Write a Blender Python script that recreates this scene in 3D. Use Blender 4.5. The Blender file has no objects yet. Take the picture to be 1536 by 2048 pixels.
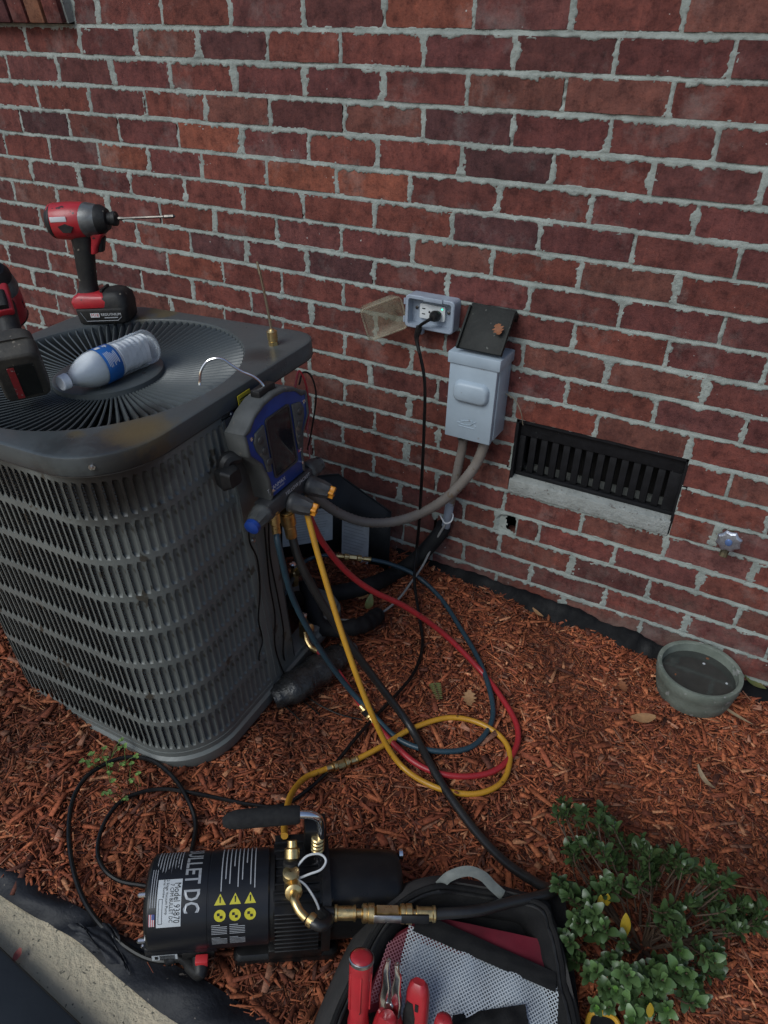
import bpy, bmesh, math, random
import numpy as np
from mathutils import Vector, Matrix

PI = math.pi
sc = bpy.context.scene
col = sc.collection

# ------------------------------------------------------------------ camera
CAM = Vector((.28948, -1.63394, 1.31945))
YAW, PITCH, ROLL, FPX = -.484612, .561769, .0294055, 1459.95     # focal length in units of a 1536 x 2048 picture
_f = Vector((math.sin(YAW)*math.cos(PITCH), math.cos(YAW)*math.cos(PITCH), -math.sin(PITCH)))
_r = Vector((math.cos(YAW), -math.sin(YAW), 0)); _u = _r.cross(_f)
RIGHT = math.cos(ROLL)*_r + math.sin(ROLL)*_u
UP = -math.sin(ROLL)*_r + math.cos(ROLL)*_u
cd = bpy.data.cameras.new('camera'); cam = bpy.data.objects.new('camera', cd); col.objects.link(cam)
cd.sensor_fit = 'VERTICAL'; cd.sensor_height = 36; cd.lens = FPX/2048*36; cd.clip_start = .02; cd.clip_end = 200
cam.matrix_world = Matrix(((RIGHT.x, UP.x, -_f.x, CAM.x), (RIGHT.y, UP.y, -_f.y, CAM.y), (RIGHT.z, UP.z, -_f.z, CAM.z), (0, 0, 0, 1)))
sc.camera = cam

# ------------------------------------------------------------------ light: open shade under a bright soft sky
SUN_EL, SUN_AZ = 44, 196          # degrees; azimuth measured from +Y (towards the wall) clockwise
w = bpy.data.worlds.new('World'); sc.world = w; w.use_nodes = True
nt = w.node_tree; bg = nt.nodes['Background']
sky = nt.nodes.new('ShaderNodeTexSky'); sky.sky_type = 'NISHITA'; sky.sun_disc = False
sky.sun_elevation = math.radians(SUN_EL); sky.sun_rotation = math.radians(SUN_AZ)
sky.air_density = 1.0; sky.dust_density = 1.6; sky.ozone_density = .8
nt.links.new(sky.outputs[0], bg.inputs[0]); bg.inputs[1].default_value = .085
sl = bpy.data.lights.new('sun', 'SUN'); sl.energy = 1.3; sl.angle = math.radians(34); sl.color = (.90, .98, 1)
so = bpy.data.objects.new('sun', sl); col.objects.link(so)
_d = Vector((math.sin(math.radians(SUN_AZ))*math.cos(math.radians(SUN_EL)), math.cos(math.radians(SUN_AZ))*math.cos(math.radians(SUN_EL)), math.sin(math.radians(SUN_EL))))
so.rotation_euler = _d.to_track_quat('Z', 'Y').to_euler()
vs = sc.view_settings; vs.view_transform = 'Standard'; vs.look = 'None'; vs.exposure = .34; vs.gamma = 1; vs.use_curve_mapping = False

# ------------------------------------------------------------------ where things stand
def ray(x, y): return _f + RIGHT*((x-768)/FPX) - UP*((y-1024)/FPX)
def gz(x): return .012 - .06*x                                   # height of the mulch bed, falling gently along the wall
def G(x, y, dz=0):                                               # a point on (or dz above) the mulch bed
    d = ray(x, y); n = Vector((.06, 0, 1)); return CAM + d*((.012+dz-CAM.dot(n))/d.dot(n))
def W(x, y, Y=0): d = ray(x, y); return CAM + d*((Y-CAM.y)/d.y)  # a point on a plane parallel to the wall
def U(x, y, depth): return CAM + ray(x, y)*depth
def depth_of(p): return (Vector(p)-CAM).dot(_f)
AC_M = Matrix.Translation((-.7789, -.6569, .0521)) @ Matrix.Rotation(-.0007, 4, 'Z') @ Matrix.Rotation(-.0476, 4, 'Y') @ Matrix.Rotation(.0649, 4, 'X')
AC_I = AC_M.inverted()
def A(x, y, z): return AC_M @ Vector((x, y, z))                  # a point given in the leaning condenser's own axes
def AP(px, py, axis, val):                                       # a point on a plane of the condenser, in its own axes
    c = AC_I @ CAM; d = AC_I.to_3x3() @ ray(px, py); return c + d*((val-c[axis])/d[axis])
def hang(pts, d0, d1):                                           # points along a hose between two distances
    L = [0]
    for a, b in zip(pts, pts[1:]): L.append(L[-1]+math.hypot(b[0]-a[0], b[1]-a[1]))
    return [U(p[0], p[1], d0+(d1-d0)*l/L[-1]) for p, l in zip(pts, L)]

# ------------------------------------------------------------------ helpers
rnd = random.Random(7)
def lerp(a, b, t): return a+(b-a)*t
class MB:
    def __init__(s): s.v = []; s.f = []; s.mi = []
    def add(s, vs, fs, M=None, mi=0):
        o = len(s.v)
        s.v += [tuple(M @ Vector(p)) if M is not None else tuple(p) for p in vs]
        s.f += [tuple(i+o for i in q) for q in fs]; s.mi += [mi]*len(fs); return s
    def box(s, c, d, M=None, mi=0, taper=1.0):
        x, y, z = d[0]/2, d[1]/2, d[2]/2
        vs = [(-x, -y, -z), (x, -y, -z), (x, y, -z), (-x, y, -z), (-x*taper, -y*taper, z), (x*taper, -y*taper, z), (x*taper, y*taper, z), (-x*taper, y*taper, z)]
        vs = [(a+c[0], b+c[1], e+c[2]) for a, b, e in vs]
        return s.add(vs, [(3, 2, 1, 0), (4, 5, 6, 7), (0, 1, 5, 4), (1, 2, 6, 5), (2, 3, 7, 6), (3, 0, 4, 7)], M, mi)
    def prism(s, poly, z0, z1, M=None, mi=0):                    # polygon in xy, extruded along z
        n = len(poly); vs = [(p[0], p[1], z0) for p in poly]+[(p[0], p[1], z1) for p in poly]
        return s.add(vs, [tuple(range(n))[::-1], tuple(range(n, 2*n))]+[(i, (i+1) % n, n+(i+1) % n, n+i) for i in range(n)], M, mi)
    def loft(s, rings, M=None, cap=True, closed=True, mi=0):     # rings of equal point count
        n = len(rings[0]); vs = [p for r in rings for p in r]; fs = []
        for k in range(len(rings)-1):
            for i in range(n if closed else n-1):
                j = (i+1) % n; fs.append((k*n+i, k*n+j, (k+1)*n+j, (k+1)*n+i))
        if cap and closed: fs += [tuple(range(n))[::-1], tuple(range((len(rings)-1)*n, len(rings)*n))]
        return s.add(vs, fs, M, mi)
    def lathe(s, prof, n=24, M=None, mi=0, cap=True):            # (r, z) profile around z
        return s.loft([[(r*math.cos(2*PI*i/n), r*math.sin(2*PI*i/n), z) for i in range(n)] for r, z in prof], M, cap, True, mi)
    def tube(s, pts, r, n=10, M=None, mi=0, flat=1.0, up=None):
        pts = [Vector(p) for p in pts]; m = len(pts); rs = r if isinstance(r, (list, tuple)) else [r]*m
        t = [(pts[min(i+1, m-1)]-pts[max(i-1, 0)]).normalized() for i in range(m)]
        a = Vector(up) if up is not None else (Vector((0, 0, 1)) if abs(t[0].z) < .9 else Vector((1, 0, 0)))
        nrm = (a-t[0]*a.dot(t[0])).normalized(); rings = []
        for i in range(m):
            nrm = (nrm-t[i]*nrm.dot(t[i])).normalized(); b = t[i].cross(nrm)
            rings.append([tuple(pts[i]+(nrm*math.cos(2*PI*k/n)*flat+b*math.sin(2*PI*k/n))*rs[i]) for k in range(n)])
        return s.loft(rings, M, True, True, mi)
    def grid(s, fn, nu, nv, M=None, mi=0, flip=False):
        vs = [fn(i/nu, j/nv) for j in range(nv+1) for i in range(nu+1)]; w_ = nu+1
        fs = [(j*w_+i, j*w_+i+1, (j+1)*w_+i+1, (j+1)*w_+i) for j in range(nv) for i in range(nu)]
        if flip: fs = [q[::-1] for q in fs]
        return s.add(vs, fs, M, mi)
    def mesh(s, name, mats, smooth=35, bevel=0, seg=2):
        me = bpy.data.meshes.new(name); me.from_pydata(s.v, [], s.f)
        for m in (mats if isinstance(mats, (list, tuple)) else [mats]): me.materials.append(m)
        if any(s.mi): me.polygons.foreach_set('material_index', s.mi)
        bm = bmesh.new(); bm.from_mesh(me)
        bmesh.ops.recalc_face_normals(bm, faces=bm.faces)
        if bevel:
            es = [e for e in bm.edges if len(e.link_faces) == 2 and e.calc_face_angle(0) > .5]
            bmesh.ops.bevel(bm, geom=es, offset=bevel, segments=seg, profile=.5, affect='EDGES', clamp_overlap=True)
        bm.to_mesh(me); bm.free()
        if smooth:
            me.polygons.foreach_set('use_smooth', [True]*len(me.polygons)); me.set_sharp_from_angle(angle=math.radians(smooth))
        me.update(); return me
    def build(s, name, mats, parent=None, smooth=35, bevel=0, seg=2, M=None):
        return link(name, s.mesh(name, mats, smooth, bevel, seg), parent, M)
def link(name, me, parent=None, M=None):
    o = bpy.data.objects.new(name, me); col.objects.link(o)
    if parent is not None: o.parent = parent
    if M is not None: o.matrix_local = M
    return o
def tag(o, label, cat, group=None, kind=None):
    if label: o['label'] = label
    if cat: o['category'] = cat
    if group: o['group'] = group
    if kind: o['kind'] = kind
    return o
def thing(name, label, cat, M=None, group=None):
    o = bpy.data.objects.new(name, None); col.objects.link(o); o.empty_display_size = .05
    if M is not None: o.matrix_world = M
    return tag(o, label, cat, group)
def frame(o, x, z=None, y=None):                                 # a frame at o with the given x axis and the z (or y) axis as near as can be
    x = Vector(x).normalized()
    if z is not None: z = Vector(z); z = (z-x*z.dot(x)).normalized(); y = z.cross(x)
    else: y = Vector(y); y = (y-x*y.dot(x)).normalized(); z = x.cross(y)
    return Matrix(((x.x, y.x, z.x, o[0]), (x.y, y.y, z.y, o[1]), (x.z, y.z, z.z, o[2]), (0, 0, 0, 1)))
def zframe(o, z, x=(1, 0, 0)):                                   # a frame whose z runs along the given direction
    z = Vector(z).normalized(); x = Vector(x)
    if abs(x.normalized().dot(z)) > .95: x = Vector((0, 1, 0))
    x = (x-z*x.dot(z)).normalized(); return frame(o, x, z)
def spline(pts, per=8):
    P = [Vector(p) for p in pts]; P = [P[0]*2-P[1]]+P+[P[-1]*2-P[-2]]; out = []
    for i in range(1, len(P)-2):
        a, b, c, d = P[i-1:i+3]
        for k in range(per):
            t = k/per; out.append(.5*((2*b)+(c-a)*t+(2*a-5*b+4*c-d)*t*t+(3*b-a-3*c+d)*t**3))
    out.append(P[-2]); return out
def rrect(w_, h, r, n=4):
    r = min(r, w_/2-1e-5, h/2-1e-5); out = []
    for cx, cy, a0 in ((w_/2-r, h/2-r, 0), (-w_/2+r, h/2-r, PI/2), (-w_/2+r, -h/2+r, PI), (w_/2-r, -h/2+r, 1.5*PI)):
        for k in range(n+1): a = a0+PI/2*k/n; out.append((cx+r*math.cos(a), cy+r*math.sin(a)))
    return out
_texts = {}
def text_geo(s_, size=1.0, bold=0.0):                                      # flat letters as verts and faces, centred
    if s_ not in _texts:
        cu = bpy.data.curves.new('t', 'FONT'); cu.body = s_; cu.align_x = 'CENTER'; cu.align_y = 'CENTER'; cu.resolution_u = 2; cu.offset = bold
        ob = bpy.data.objects.new('t', cu); col.objects.link(ob)
        me = bpy.data.meshes.new_from_object(ob.evaluated_get(bpy.context.evaluated_depsgraph_get()))
        _texts[s_] = ([tuple(v.co) for v in me.vertices], [tuple(p.vertices) for p in me.polygons])
        bpy.data.objects.remove(ob); bpy.data.curves.remove(cu); bpy.data.meshes.remove(me)
    v, f = _texts[s_]; return [(p[0]*size, p[1]*size, 0) for p in v], f

# ------------------------------------------------------------------ materials
def mat(name, c, rough=.5, metal=0, c2=None, scale=30, amount=.5, bump=0, bscale=None, coat=0, detail=5, spec=.5, speck=None, stretch=None, rvar=0, coord='Object', sheen=0):
    m = bpy.data.materials.new(name); m.use_nodes = True; n = m.node_tree.nodes; l = m.node_tree.links
    b = n['Principled BSDF']; b.inputs['Base Color'].default_value = (*c, 1); b.inputs['Roughness'].default_value = rough
    b.inputs['Metallic'].default_value = metal; b.inputs['Specular IOR Level'].default_value = spec
    if coat: b.inputs['Coat Weight'].default_value = coat; b.inputs['Coat Roughness'].default_value = .12
    if sheen: b.inputs['Sheen Weight'].default_value = sheen
    tc = n.new('ShaderNodeTexCoord'); src = tc.outputs[coord]
    if stretch:
        mp = n.new('ShaderNodeMapping'); mp.inputs['Scale'].default_value = stretch; l.new(src, mp.inputs[0]); src = mp.outputs[0]
    def noise(sc_, det=detail, rg=.6):
        t = n.new('ShaderNodeTexNoise'); t.inputs['Scale'].default_value = sc_; t.inputs['Detail'].default_value = det; t.inputs['Roughness'].default_value = rg; l.new(src, t.inputs['Vector']); return t.outputs[0]
    cur = None
    if c2 is not None:
        r = n.new('ShaderNodeMapRange'); r.inputs[1].default_value = .5-.28*amount-.02; r.inputs[2].default_value = .5+.28*amount+.02 ; l.new(noise(scale), r.inputs[0])
        mx = n.new('ShaderNodeMix'); mx.data_type = 'RGBA'; mx.inputs[6].default_value = (*c, 1); mx.inputs[7].default_value = (*c2, 1)
        l.new(r.outputs[0], mx.inputs[0]); cur = mx.outputs[2]
    if speck:                                                    # (colour, scale, threshold): splashes and scuffs
        r = n.new('ShaderNodeMapRange'); r.inputs[1].default_value = speck[2]; r.inputs[2].default_value = speck[2]+.03; l.new(noise(speck[1], 2), r.inputs[0])
        mx = n.new('ShaderNodeMix'); mx.data_type = 'RGBA'; mx.inputs[7].default_value = (*speck[0], 1)
        if cur is None: mx.inputs[6].default_value = (*c, 1)
        else: l.new(cur, mx.inputs[6])
        l.new(r.outputs[0], mx.inputs[0]); cur = mx.outputs[2]
    if cur is not None: l.new(cur, b.inputs['Base Color'])
    if rvar:
        r = n.new('ShaderNodeMapRange'); r.inputs[1].default_value = .3; r.inputs[2].default_value = .7; r.inputs[3].default_value = max(rough-rvar, .03); r.inputs[4].default_value = min(rough+rvar, 1); l.new(noise(scale*1.7), r.inputs[0]); l.new(r.outputs[0], b.inputs['Roughness'])
    if bump:
        bp = n.new('ShaderNodeBump'); bp.inputs['Strength'].default_value = 1; bp.inputs['Distance'].default_value = bump; l.new(noise(bscale or scale*3), bp.inputs['Height']); l.new(bp.outputs[0], b.inputs['Normal'])
    return m
M_ = {}
M_['black_rubber'] = mat('black_rubber', (.007, .007, .008), .5, c2=(.018, .018, .018), scale=60, bump=.0003, spec=.35)
M_['black_cord'] = mat('black_cord', (.003, .003, .0035), .36, c2=(.009, .0085, .008), scale=80, spec=.3)
M_['black_plastic'] = mat('black_plastic', (.008, .008, .009), .45, c2=(.02, .019, .018), scale=45, bump=.0003, rvar=.12, spec=.35)
M_['brass'] = mat('brass', (.80, .60, .29), .34, 1, c2=(.60, .43, .19), scale=70, bump=.0002, rvar=.1)
M_['steel'] = mat('steel', (.5, .5, .5), .28, 1, c2=(.35, .34, .33), scale=60)
M_['chrome'] = mat('chrome', (.75, .75, .76), .14, 1)
M_['dark_steel'] = mat('dark_steel', (.09, .085, .08), .35, .9, c2=(.18, .16, .14), scale=80)
M_['white_print'] = mat('white_print', (.62, .63, .64), .55)
M_['grey_print'] = mat('grey_print', (.33, .34, .36), .5)
M_['white_paper'] = mat('white_paper', (.52, .55, .57), .6, c2=(.44, .46, .47), scale=40)

# ================================================================== THE BRICK WALL
ROW, MOD = .0677, .2032
def zrow(r): return .58-(r-12)*ROW
HJ = {0: {-7: -.02, -6: -.005, -5: .002, -4: .003, -3: .004, -2: .006, -1: .003, 0: .004}, 1: {-7.5: 0.003, -6.5: -0.003}, 2: {-9: -0.003, -7: 0.001, -6: -0.002, -5: -0.002, -4: 0.002, -3: 0.005, -2: 0.004, -1: 0.009, 0: 0.01},
 3: {-8.5: -0.003, -7.5: 0.002, -6.5: 0.003, -4.5: -0.002, -3.5: 0.005, -2.5: 0.008, -1.5: 0.011, -0.5: 0.009, 0.5: 0.007},
 4: {-8: 0.002, -6: 0.004, -5: 0.007, -4: 0.007, -3: -0.003, -2: 0.002, -1: 0.005, 0: 0.006, 1: 0.004},
 5: {-9.5: 0.011, -8.5: 0.004, -7.5: 0.002, -6.5: -0.013, -5.5: -0.025, -4.5: -0.019, -3.5: -0.017, -2.5: -0.02, -1.5: -0.004, -0.5: -0.003, 0.5: 0.002},
 6: {-9: 0.004, -8: 0.004, -7: 0.005, -6: 0.007, -5: 0.001, -4: -0.013, -3: -0.012, -2: -0.008, -1: -0.004, 1: -0.003},
 7: {-2.5: -0.006, -1.5: -0.005, -0.5: -0.003, 0.5: -0.004}, 8: {-6: 0.004, -5: 0.001, -4: -0.006, -3: -0.01, -2: -0.01, -1: -0.008, 0: -0.004, 1: 0.002},
 9: {-6.5: 0.01, -5.5: 0.012, -4.5: 0.011, -3.5: 0.002, 0.5: 0.008, 1.5: 0.002}, 10: {-6: -0.007, -5: 0.002, -4: 0.002, -2: -0.006, -1: -0.006, 0: -0.009, 1: 0.001},
 11: {-4.5: 0.007, -3.5: 0.005, -2.5: 0.006, -0.5: 0.01, 0.5: 0.012}, 12: {-4: -0.011, -3: -0.016, -2: -0.018, -1: -0.01, 0: -0.007, 1: 0.001},
 13: {-3.5: 0.004, -2.5: 0.004, 1.5: 0.002}, 15: {-2.5: 0.003, 1.5: 0.003}, 16: {0: 0.002, 1: 0.008, 2: 0.008}, 17: {-2.5: -0.013, -1.5: -0.015, -0.5: 0, 0.5: -0.002, 1.5: 0.005},
 18: {2: 0.007}, 19: {-1.5: -0.003, -0.5: -0.004, 1.5: 0.005}, 20: {0: -0.006}}
def joint_x(r, u):
    if r in HJ and u in HJ[r]: return u*MOD+HJ[r][u]
    return u*MOD+random.Random(int(r*1000+u*10)).uniform(-.006, .006)
R0, R1, U0, U1 = -7, 23, -16, 9
VX0, VX1, VZ0, VZ1 = -.199, .209, .343, zrow(12)-ROW/2             # opening of the foundation vent with its sill
cells = []                                                          # (row, x0, x1) between joint centre lines
for r in range(R0, R1):
    us = [u+(0 if r % 2 == 0 else .5) for u in range(U0, U1)]
    for a in us[:-1]:
        x0, x1 = joint_x(r, a), joint_x(r, a+1)
        if r in (13, 14, 15):
            if x0 >= VX0-.02 and x1 <= VX1+.02: continue
            if x0 < VX0 < x1: x1 = VX0
            if x0 < VX1 < x1: x0 = VX1
            if x1-x0 < .03: continue
        if r == 17 and abs(a+1.5) < .01: cells += [(r, x0, -.224), (r, -.166, x1)]; continue
        if r == 0 and x0 < -1.53:
            if x1 < -1.50: continue
            x0 = -1.53
        cells.append((r, x0, x1))

def brick_mat():
    m = bpy.data.materials.new('fired_clay_brick'); m.use_nodes = True; n = m.node_tree.nodes; l = m.node_tree.links; b = n['Principled BSDF']
    oi = n.new('ShaderNodeObjectInfo'); ge = n.new('ShaderNodeNewGeometry')
    def noise(s_, d=6, rg=.65):
        t = n.new('ShaderNodeTexNoise'); t.inputs['Scale'].default_value = s_; t.inputs['Detail'].default_value = d; t.inputs['Roughness'].default_value = rg; l.new(ge.outputs['Position'], t.inputs['Vector']); return t.outputs[0]
    def rng(src, a, b_, c, d):
        t = n.new('ShaderNodeMapRange'); 
        for i, v in enumerate((a, b_, c, d)): t.inputs[i+1].default_value = v
        l.new(src, t.inputs[0]); return t.outputs[0]
    def mix(fac, a, c, mode='MIX'):
        t = n.new('ShaderNodeMix'); t.data_type = 'RGBA'; t.blend_type = mode
        if isinstance(fac, float): t.inputs[0].default_value = fac
        else: l.new(fac, t.inputs[0])
        for i, q in ((6, a), (7, c)):
            if isinstance(q, tuple): t.inputs[i].default_value = (*q, 1)
            else: l.new(q, t.inputs[i])
        return t.outputs[2]
    c = mix(rng(noise(16, 8, .7), .40, .62, 0, .85), oi.outputs['Color'], (.50, .47, .50), 'MULTIPLY')
    c = mix(rng(noise(55, 7, .7), .46, .66, 0, .8), c, (1.45, 1.35, 1.25), 'MULTIPLY')
    c = mix(rng(noise(32, 7, .75), .52, .68, 0, .75), c, (.52, .48, .50), 'MULTIPLY')
    c = mix(rng(noise(220, 3), .5, .72, 0, .6), c, (.35, .3, .3), 'MULTIPLY')
    c = mix(rng(noise(7, 7, .7), .54, .74, 0, .30), c, (.32, .31, .29))                # lime bloom
    vm = n.new('ShaderNodeVectorMath'); vm.operation = 'MULTIPLY'; vm.inputs[1].default_value = (120, 1, 9); l.new(ge.outputs['Position'], vm.inputs[0]); tv = n.new('ShaderNodeTexNoise'); tv.inputs['Scale'].default_value = 1; tv.inputs['Detail'].default_value = 5; l.new(vm.outputs[0], tv.inputs['Vector'])
    c = mix(rng(tv.outputs[0], .56, .72, 0, .5), c, (1.5, 1.45, 1.35), 'MULTIPLY')                # drag marks of the cutting wire
    sz = n.new('ShaderNodeSeparateXYZ'); l.new(ge.outputs['Position'], sz.inputs[0]); lo = rng(sz.outputs[2], .28, .02, 0, 1)
    mm = n.new('ShaderNodeMath'); mm.operation = 'MULTIPLY'; l.new(lo, mm.inputs[0]); l.new(rng(noise(11, 6, .7), .42, .66, 0, .55), mm.inputs[1]); c = mix(mm.outputs[0], c, (.20, .15, .125))   # rain splash off the bed
    c = mix(rng(noise(75, 2), .735, .76, 0, .8), c, (.46, .46, .43))            # mortar splashes
    l.new(c, b.inputs['Base Color']); b.inputs['Roughness'].default_value = .86; b.inputs['Specular IOR Level'].default_value = .3
    bp = n.new('ShaderNodeBump'); bp.inputs['Distance'].default_value = .0016; l.new(noise(160, 6, .7), bp.inputs['Height']); l.new(bp.outputs[0], b.inputs['Normal'])
    return m
M_['brick'] = brick_mat()
M_['mortar'] = mat('lime_mortar', (.335, .365, .335), .93, c2=(.215, .238, .218), scale=18, bump=.0018, bscale=230, spec=.2, speck=((.22, .22, .2), 70, .66))

wall = thing('brick_wall', 'red brick house wall with thick smeared grey mortar joints', 'wall')
variants = []
for k in range(8):
    q = random.Random(k); mb = MB(); nx, nz = 6, 3
    def P(i, j, y): return ((i/nx-.5)+(q.uniform(-.012, .012) if 0 < i < nx else 0), y, (j/nz-.5)*.0575+q.uniform(-.0009, .0009))
    fr = [[P(i, j, q.uniform(-.0012, .0012)) for i in range(nx+1)] for j in range(nz+1)]
    mb.grid(lambda a, b: fr[round(b*nz)][round(a*nx)], nx, nz)
    per = [fr[0][i] for i in range(nx+1)]+[fr[j][nx] for j in range(1, nz+1)]+[fr[nz][i] for i in range(nx-1, -1, -1)]+[fr[j][0] for j in range(nz-1, 0, -1)]
    n_ = len(per); mb.add(per+[(p[0], .06, p[2]) for p in per], [(i, (i+1) % n_, n_+(i+1) % n_, n_+i) for i in range(n_)])
    variants.append(mb.mesh('brick', M_['brick'], smooth=50))
PAL = [(.158, .049, .039), (.138, .045, .038), (.172, .054, .040), (.124, .044, .040), (.150, .057, .044), (.134, .043, .039)]
ORANGE, DARK = (.225, .072, .045), (.088, .036, .036)
SPECIAL = {(4, -6): ORANGE, (5, -7.5): ORANGE, (5, -4.5): ORANGE, (5, -3.5): ORANGE, (9, -6.5): (.2, .06, .04), (1, -5.5): (.10, .038, .036), (3, -2.5): DARK, (4, -9): DARK, (4, -8): (.14, .05, .04), (8, -6): DARK, (8, -5): (.11, .038, .035), (8, -4): DARK, (4, -2): DARK, (6, -2): DARK, (1, -2.5): (.12, .04, .038), (0, -3): (.21, .065, .042), (6, -1): (.12, .04, .038), (2, -4): (.12, .04, .038), (17, -.5): (.2, .06, .05), (16, 1): (.21, .085, .075), (12, -1): (.21, .06, .042)}
AC_SIL = [(0, 800), (90, 665), (300, 640), (600, 690), (620, 840), (600, 1300), (0, 1300)]
def inside(p, poly):
    c = False
    for (x0, y0), (x1, y1) in zip(poly, poly[1:]+poly[:1]):
        if (y0 > p[1]) != (y1 > p[1]) and p[0] < (x1-x0)*(p[1]-y0)/(y1-y0)+x0: c = not c
    return c
def px(p):
    d = Vector(p)-CAM; z = d.dot(_f); return (768+FPX*d.dot(RIGHT)/z, 1024-FPX*d.dot(UP)/z)
rest = MB()
for r, x0, x1 in cells:
    xc, zc, wd = (x0+x1)/2, zrow(r), x1-x0-.0085
    corners = [px((x, 0, zc)) for x in (x0, xc, x1)]
    seen = any(-60 < c[0] < 1596 and -40 < c[1] < 2090 for c in corners) and zc > -.09 and not all(inside(c, AC_SIL) for c in corners) and zc < 1.46
    if not seen:
        rest.box((xc, .03, zc), (wd, .06, .0575)); continue
    q = random.Random(int(r*977+x0*1000))
    o = link('brick', q.choice(variants), wall)
    o.location = (xc, q.uniform(-.0012, .0012), zc+q.uniform(-.0012, .0012)); o.scale = (wd, 1, 1); o.rotation_euler = (q.uniform(-.012, .012), q.uniform(-.006, .006), q.uniform(-.006, .006))
    key = (r, min((u/2 for u in range(-32, 18)), key=lambda u: abs(u*MOD-x0)))
    c = SPECIAL.get(key) or q.choice(PAL); k = q.uniform(.85, 1.15); o.color = (c[0]*k, c[1]*k, c[2]*k, 1)
ro = rest.build('bricks_beyond_view', M_['brick'], wall, smooth=0); ro['kind'] = 'stuff'; ro.color = (.17, .048, .04, 1)

# mortar: one sheet in relief that laps over the brick edges
rs = np.random.RandomState(3)
def vnoise(x, z, s_):
    g = rs.rand(256, 256); a = x*s_+50.3; b = z*s_+31.7; i = np.floor(a).astype(int); j = np.floor(b).astype(int); fa = a-i; fb = b-j
    fa = fa*fa*(3-2*fa); fb = fb*fb*(3-2*fb); i %= 255; j %= 255
    return (g[i, j]*(1-fa)+g[i+1, j]*fa)*(1-fb)+(g[i, j+1]*(1-fa)+g[i+1, j+1]*fa)*fb-.5
xs = np.arange(-2.24, .86, .0036); zs = np.arange(-.09, 1.50, .003)
X, Z = np.meshgrid(xs, zs)
rowi = np.round((.58-Z)/ROW+12).astype(int); dzr = ROW/2-np.abs(Z-(.58-(rowi-12)*ROW))
dbed = dzr; dhead = np.full_like(X, 1.0); wid = np.zeros_like(X)
byrow = {}
for r, x0, x1 in cells: byrow.setdefault(r, set()).update((x0, x1))
for r in range(-3, 23):
    msk = rowi == r; xx = X[msk]; best = np.full(xx.shape, 1.0); bw = np.zeros(xx.shape)
    for jx in byrow.get(r, ()):
        if r in (13, 14, 15) and (abs(jx-VX0) < 1e-6 or abs(jx-VX1) < 1e-6): continue
        q = random.Random(int(jx*5000)+r); d = np.abs(xx-jx); hit = d < best; best[hit] = d[hit]; bw[hit] = q.choice((-.0012, -.0005, 0, .0012, .004))
    dhead[msk] = best; wid[msk] = bw
big = vnoise(X, Z, 38); mid = vnoise(X, Z, 95); fine = vnoise(X, Z, 210)
up_ = (Z-(.58-(rowi-12)*ROW)) > 0                                   # the joint laps down over the brick below and tucks in under the one above
edge = np.where(up_, .0088+.0048*big+.0060*mid+.0070*fine, .0068+.0018*big+.0016*mid+.0014*fine)
edgeh = .0070+.0085*big+.0044*mid+.0044*fine
sb = (edge-dbed)/.0020; sh = (edgeh+wid-dhead)/.0020; sgn = np.maximum(sb, sh)
prof = np.clip(sgn*.5+.5, 0, 1); prof = prof*prof*(3-2*prof)
Yh = .006-prof*(.0066+.0014*mid+.0016*fine+.0008*big)
Yh += .0026*prof*(~up_)*np.clip(1.3-dbed/.006, 0, 1)*(sb > -.5)                      # tooled hollow along the bed joints
n_x, n_z = len(xs), len(zs)
keep = np.ones((n_z-1, n_x-1), bool); Xc = X[:-1, :-1]+.0018; Zc = Z[:-1, :-1]+.0015
def cut(c): global keep; keep &= ~c
cut((Xc > VX0-.004) & (Xc < VX1+.004) & (Zc > VZ0+.003) & (Zc < VZ1+.0055))
hn = vnoise(Xc, Zc, 60)*.012
cut((np.abs(Xc+.184) < .013+hn) & (np.abs(Zc-.247) < .024+hn))                                # a brick end missing under the vent
cut((np.abs(Xc-.312+(Zc-.64)*.12) < .0032) & (np.abs(Zc-.644) < .026))                        # open head joint
cut(((Xc+.383)**2+(Zc-.165)**2) < (.034+hn)**2)                                               # hole of the line set
cut((Xc < -1.535) & (Zc > zrow(0)-ROW/2+.004) & (Zc < zrow(0)+ROW/2-.006))                                                # under the window sill
idx = np.arange(n_x*n_z).reshape(n_z, n_x)
quads = np.stack([idx[:-1, :-1], idx[:-1, 1:], idx[1:, 1:], idx[1:, :-1]], -1)[keep]
def np_mesh(name, co, fc, mats):
    me = bpy.data.meshes.new(name); me.vertices.add(len(co)); me.vertices.foreach_set('co', np.ascontiguousarray(co, dtype=np.float32).ravel())
    k = fc.shape[1]; me.loops.add(fc.size); me.loops.foreach_set('vertex_index', np.ascontiguousarray(fc, dtype=np.int32).ravel())
    me.polygons.add(len(fc)); me.polygons.foreach_set('loop_start', np.arange(0, fc.size, k, dtype=np.int32)); me.polygons.foreach_set('loop_total', np.full(len(fc), k, dtype=np.int32))
    me.update(calc_edges=True); me.materials.append(mats); return me
me = np_mesh('mortar', np.stack([X, Yh, Z], -1).reshape(-1, 3), quads, M_['mortar']); me.polygons.foreach_set('use_smooth', np.ones(len(quads), bool)); link('mortar', me, wall)
back = MB()
def slab(x0, x1, z0, z1): back.box(((x0+x1)/2, .085, (z0+z1)/2), (x1-x0, .05, z1-z0))
back.box((-.6, .16, .9), (5.4, .03, 2.3)); back.build('backing', mat('cavity_dark', (.02, .018, .017), .9), wall, smooth=0)
far = MB(); 
for a, b, c, d in ((-3.2, -2.24, -.3, 2.0), (.856, 1.7, -.3, 2.0), (-2.24, .856, 1.497, 2.0), (-2.24, .856, -.3, -.09)): far.box(((a+b)/2, .03, (c+d)/2), (b-a, .05, d-c))
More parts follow.
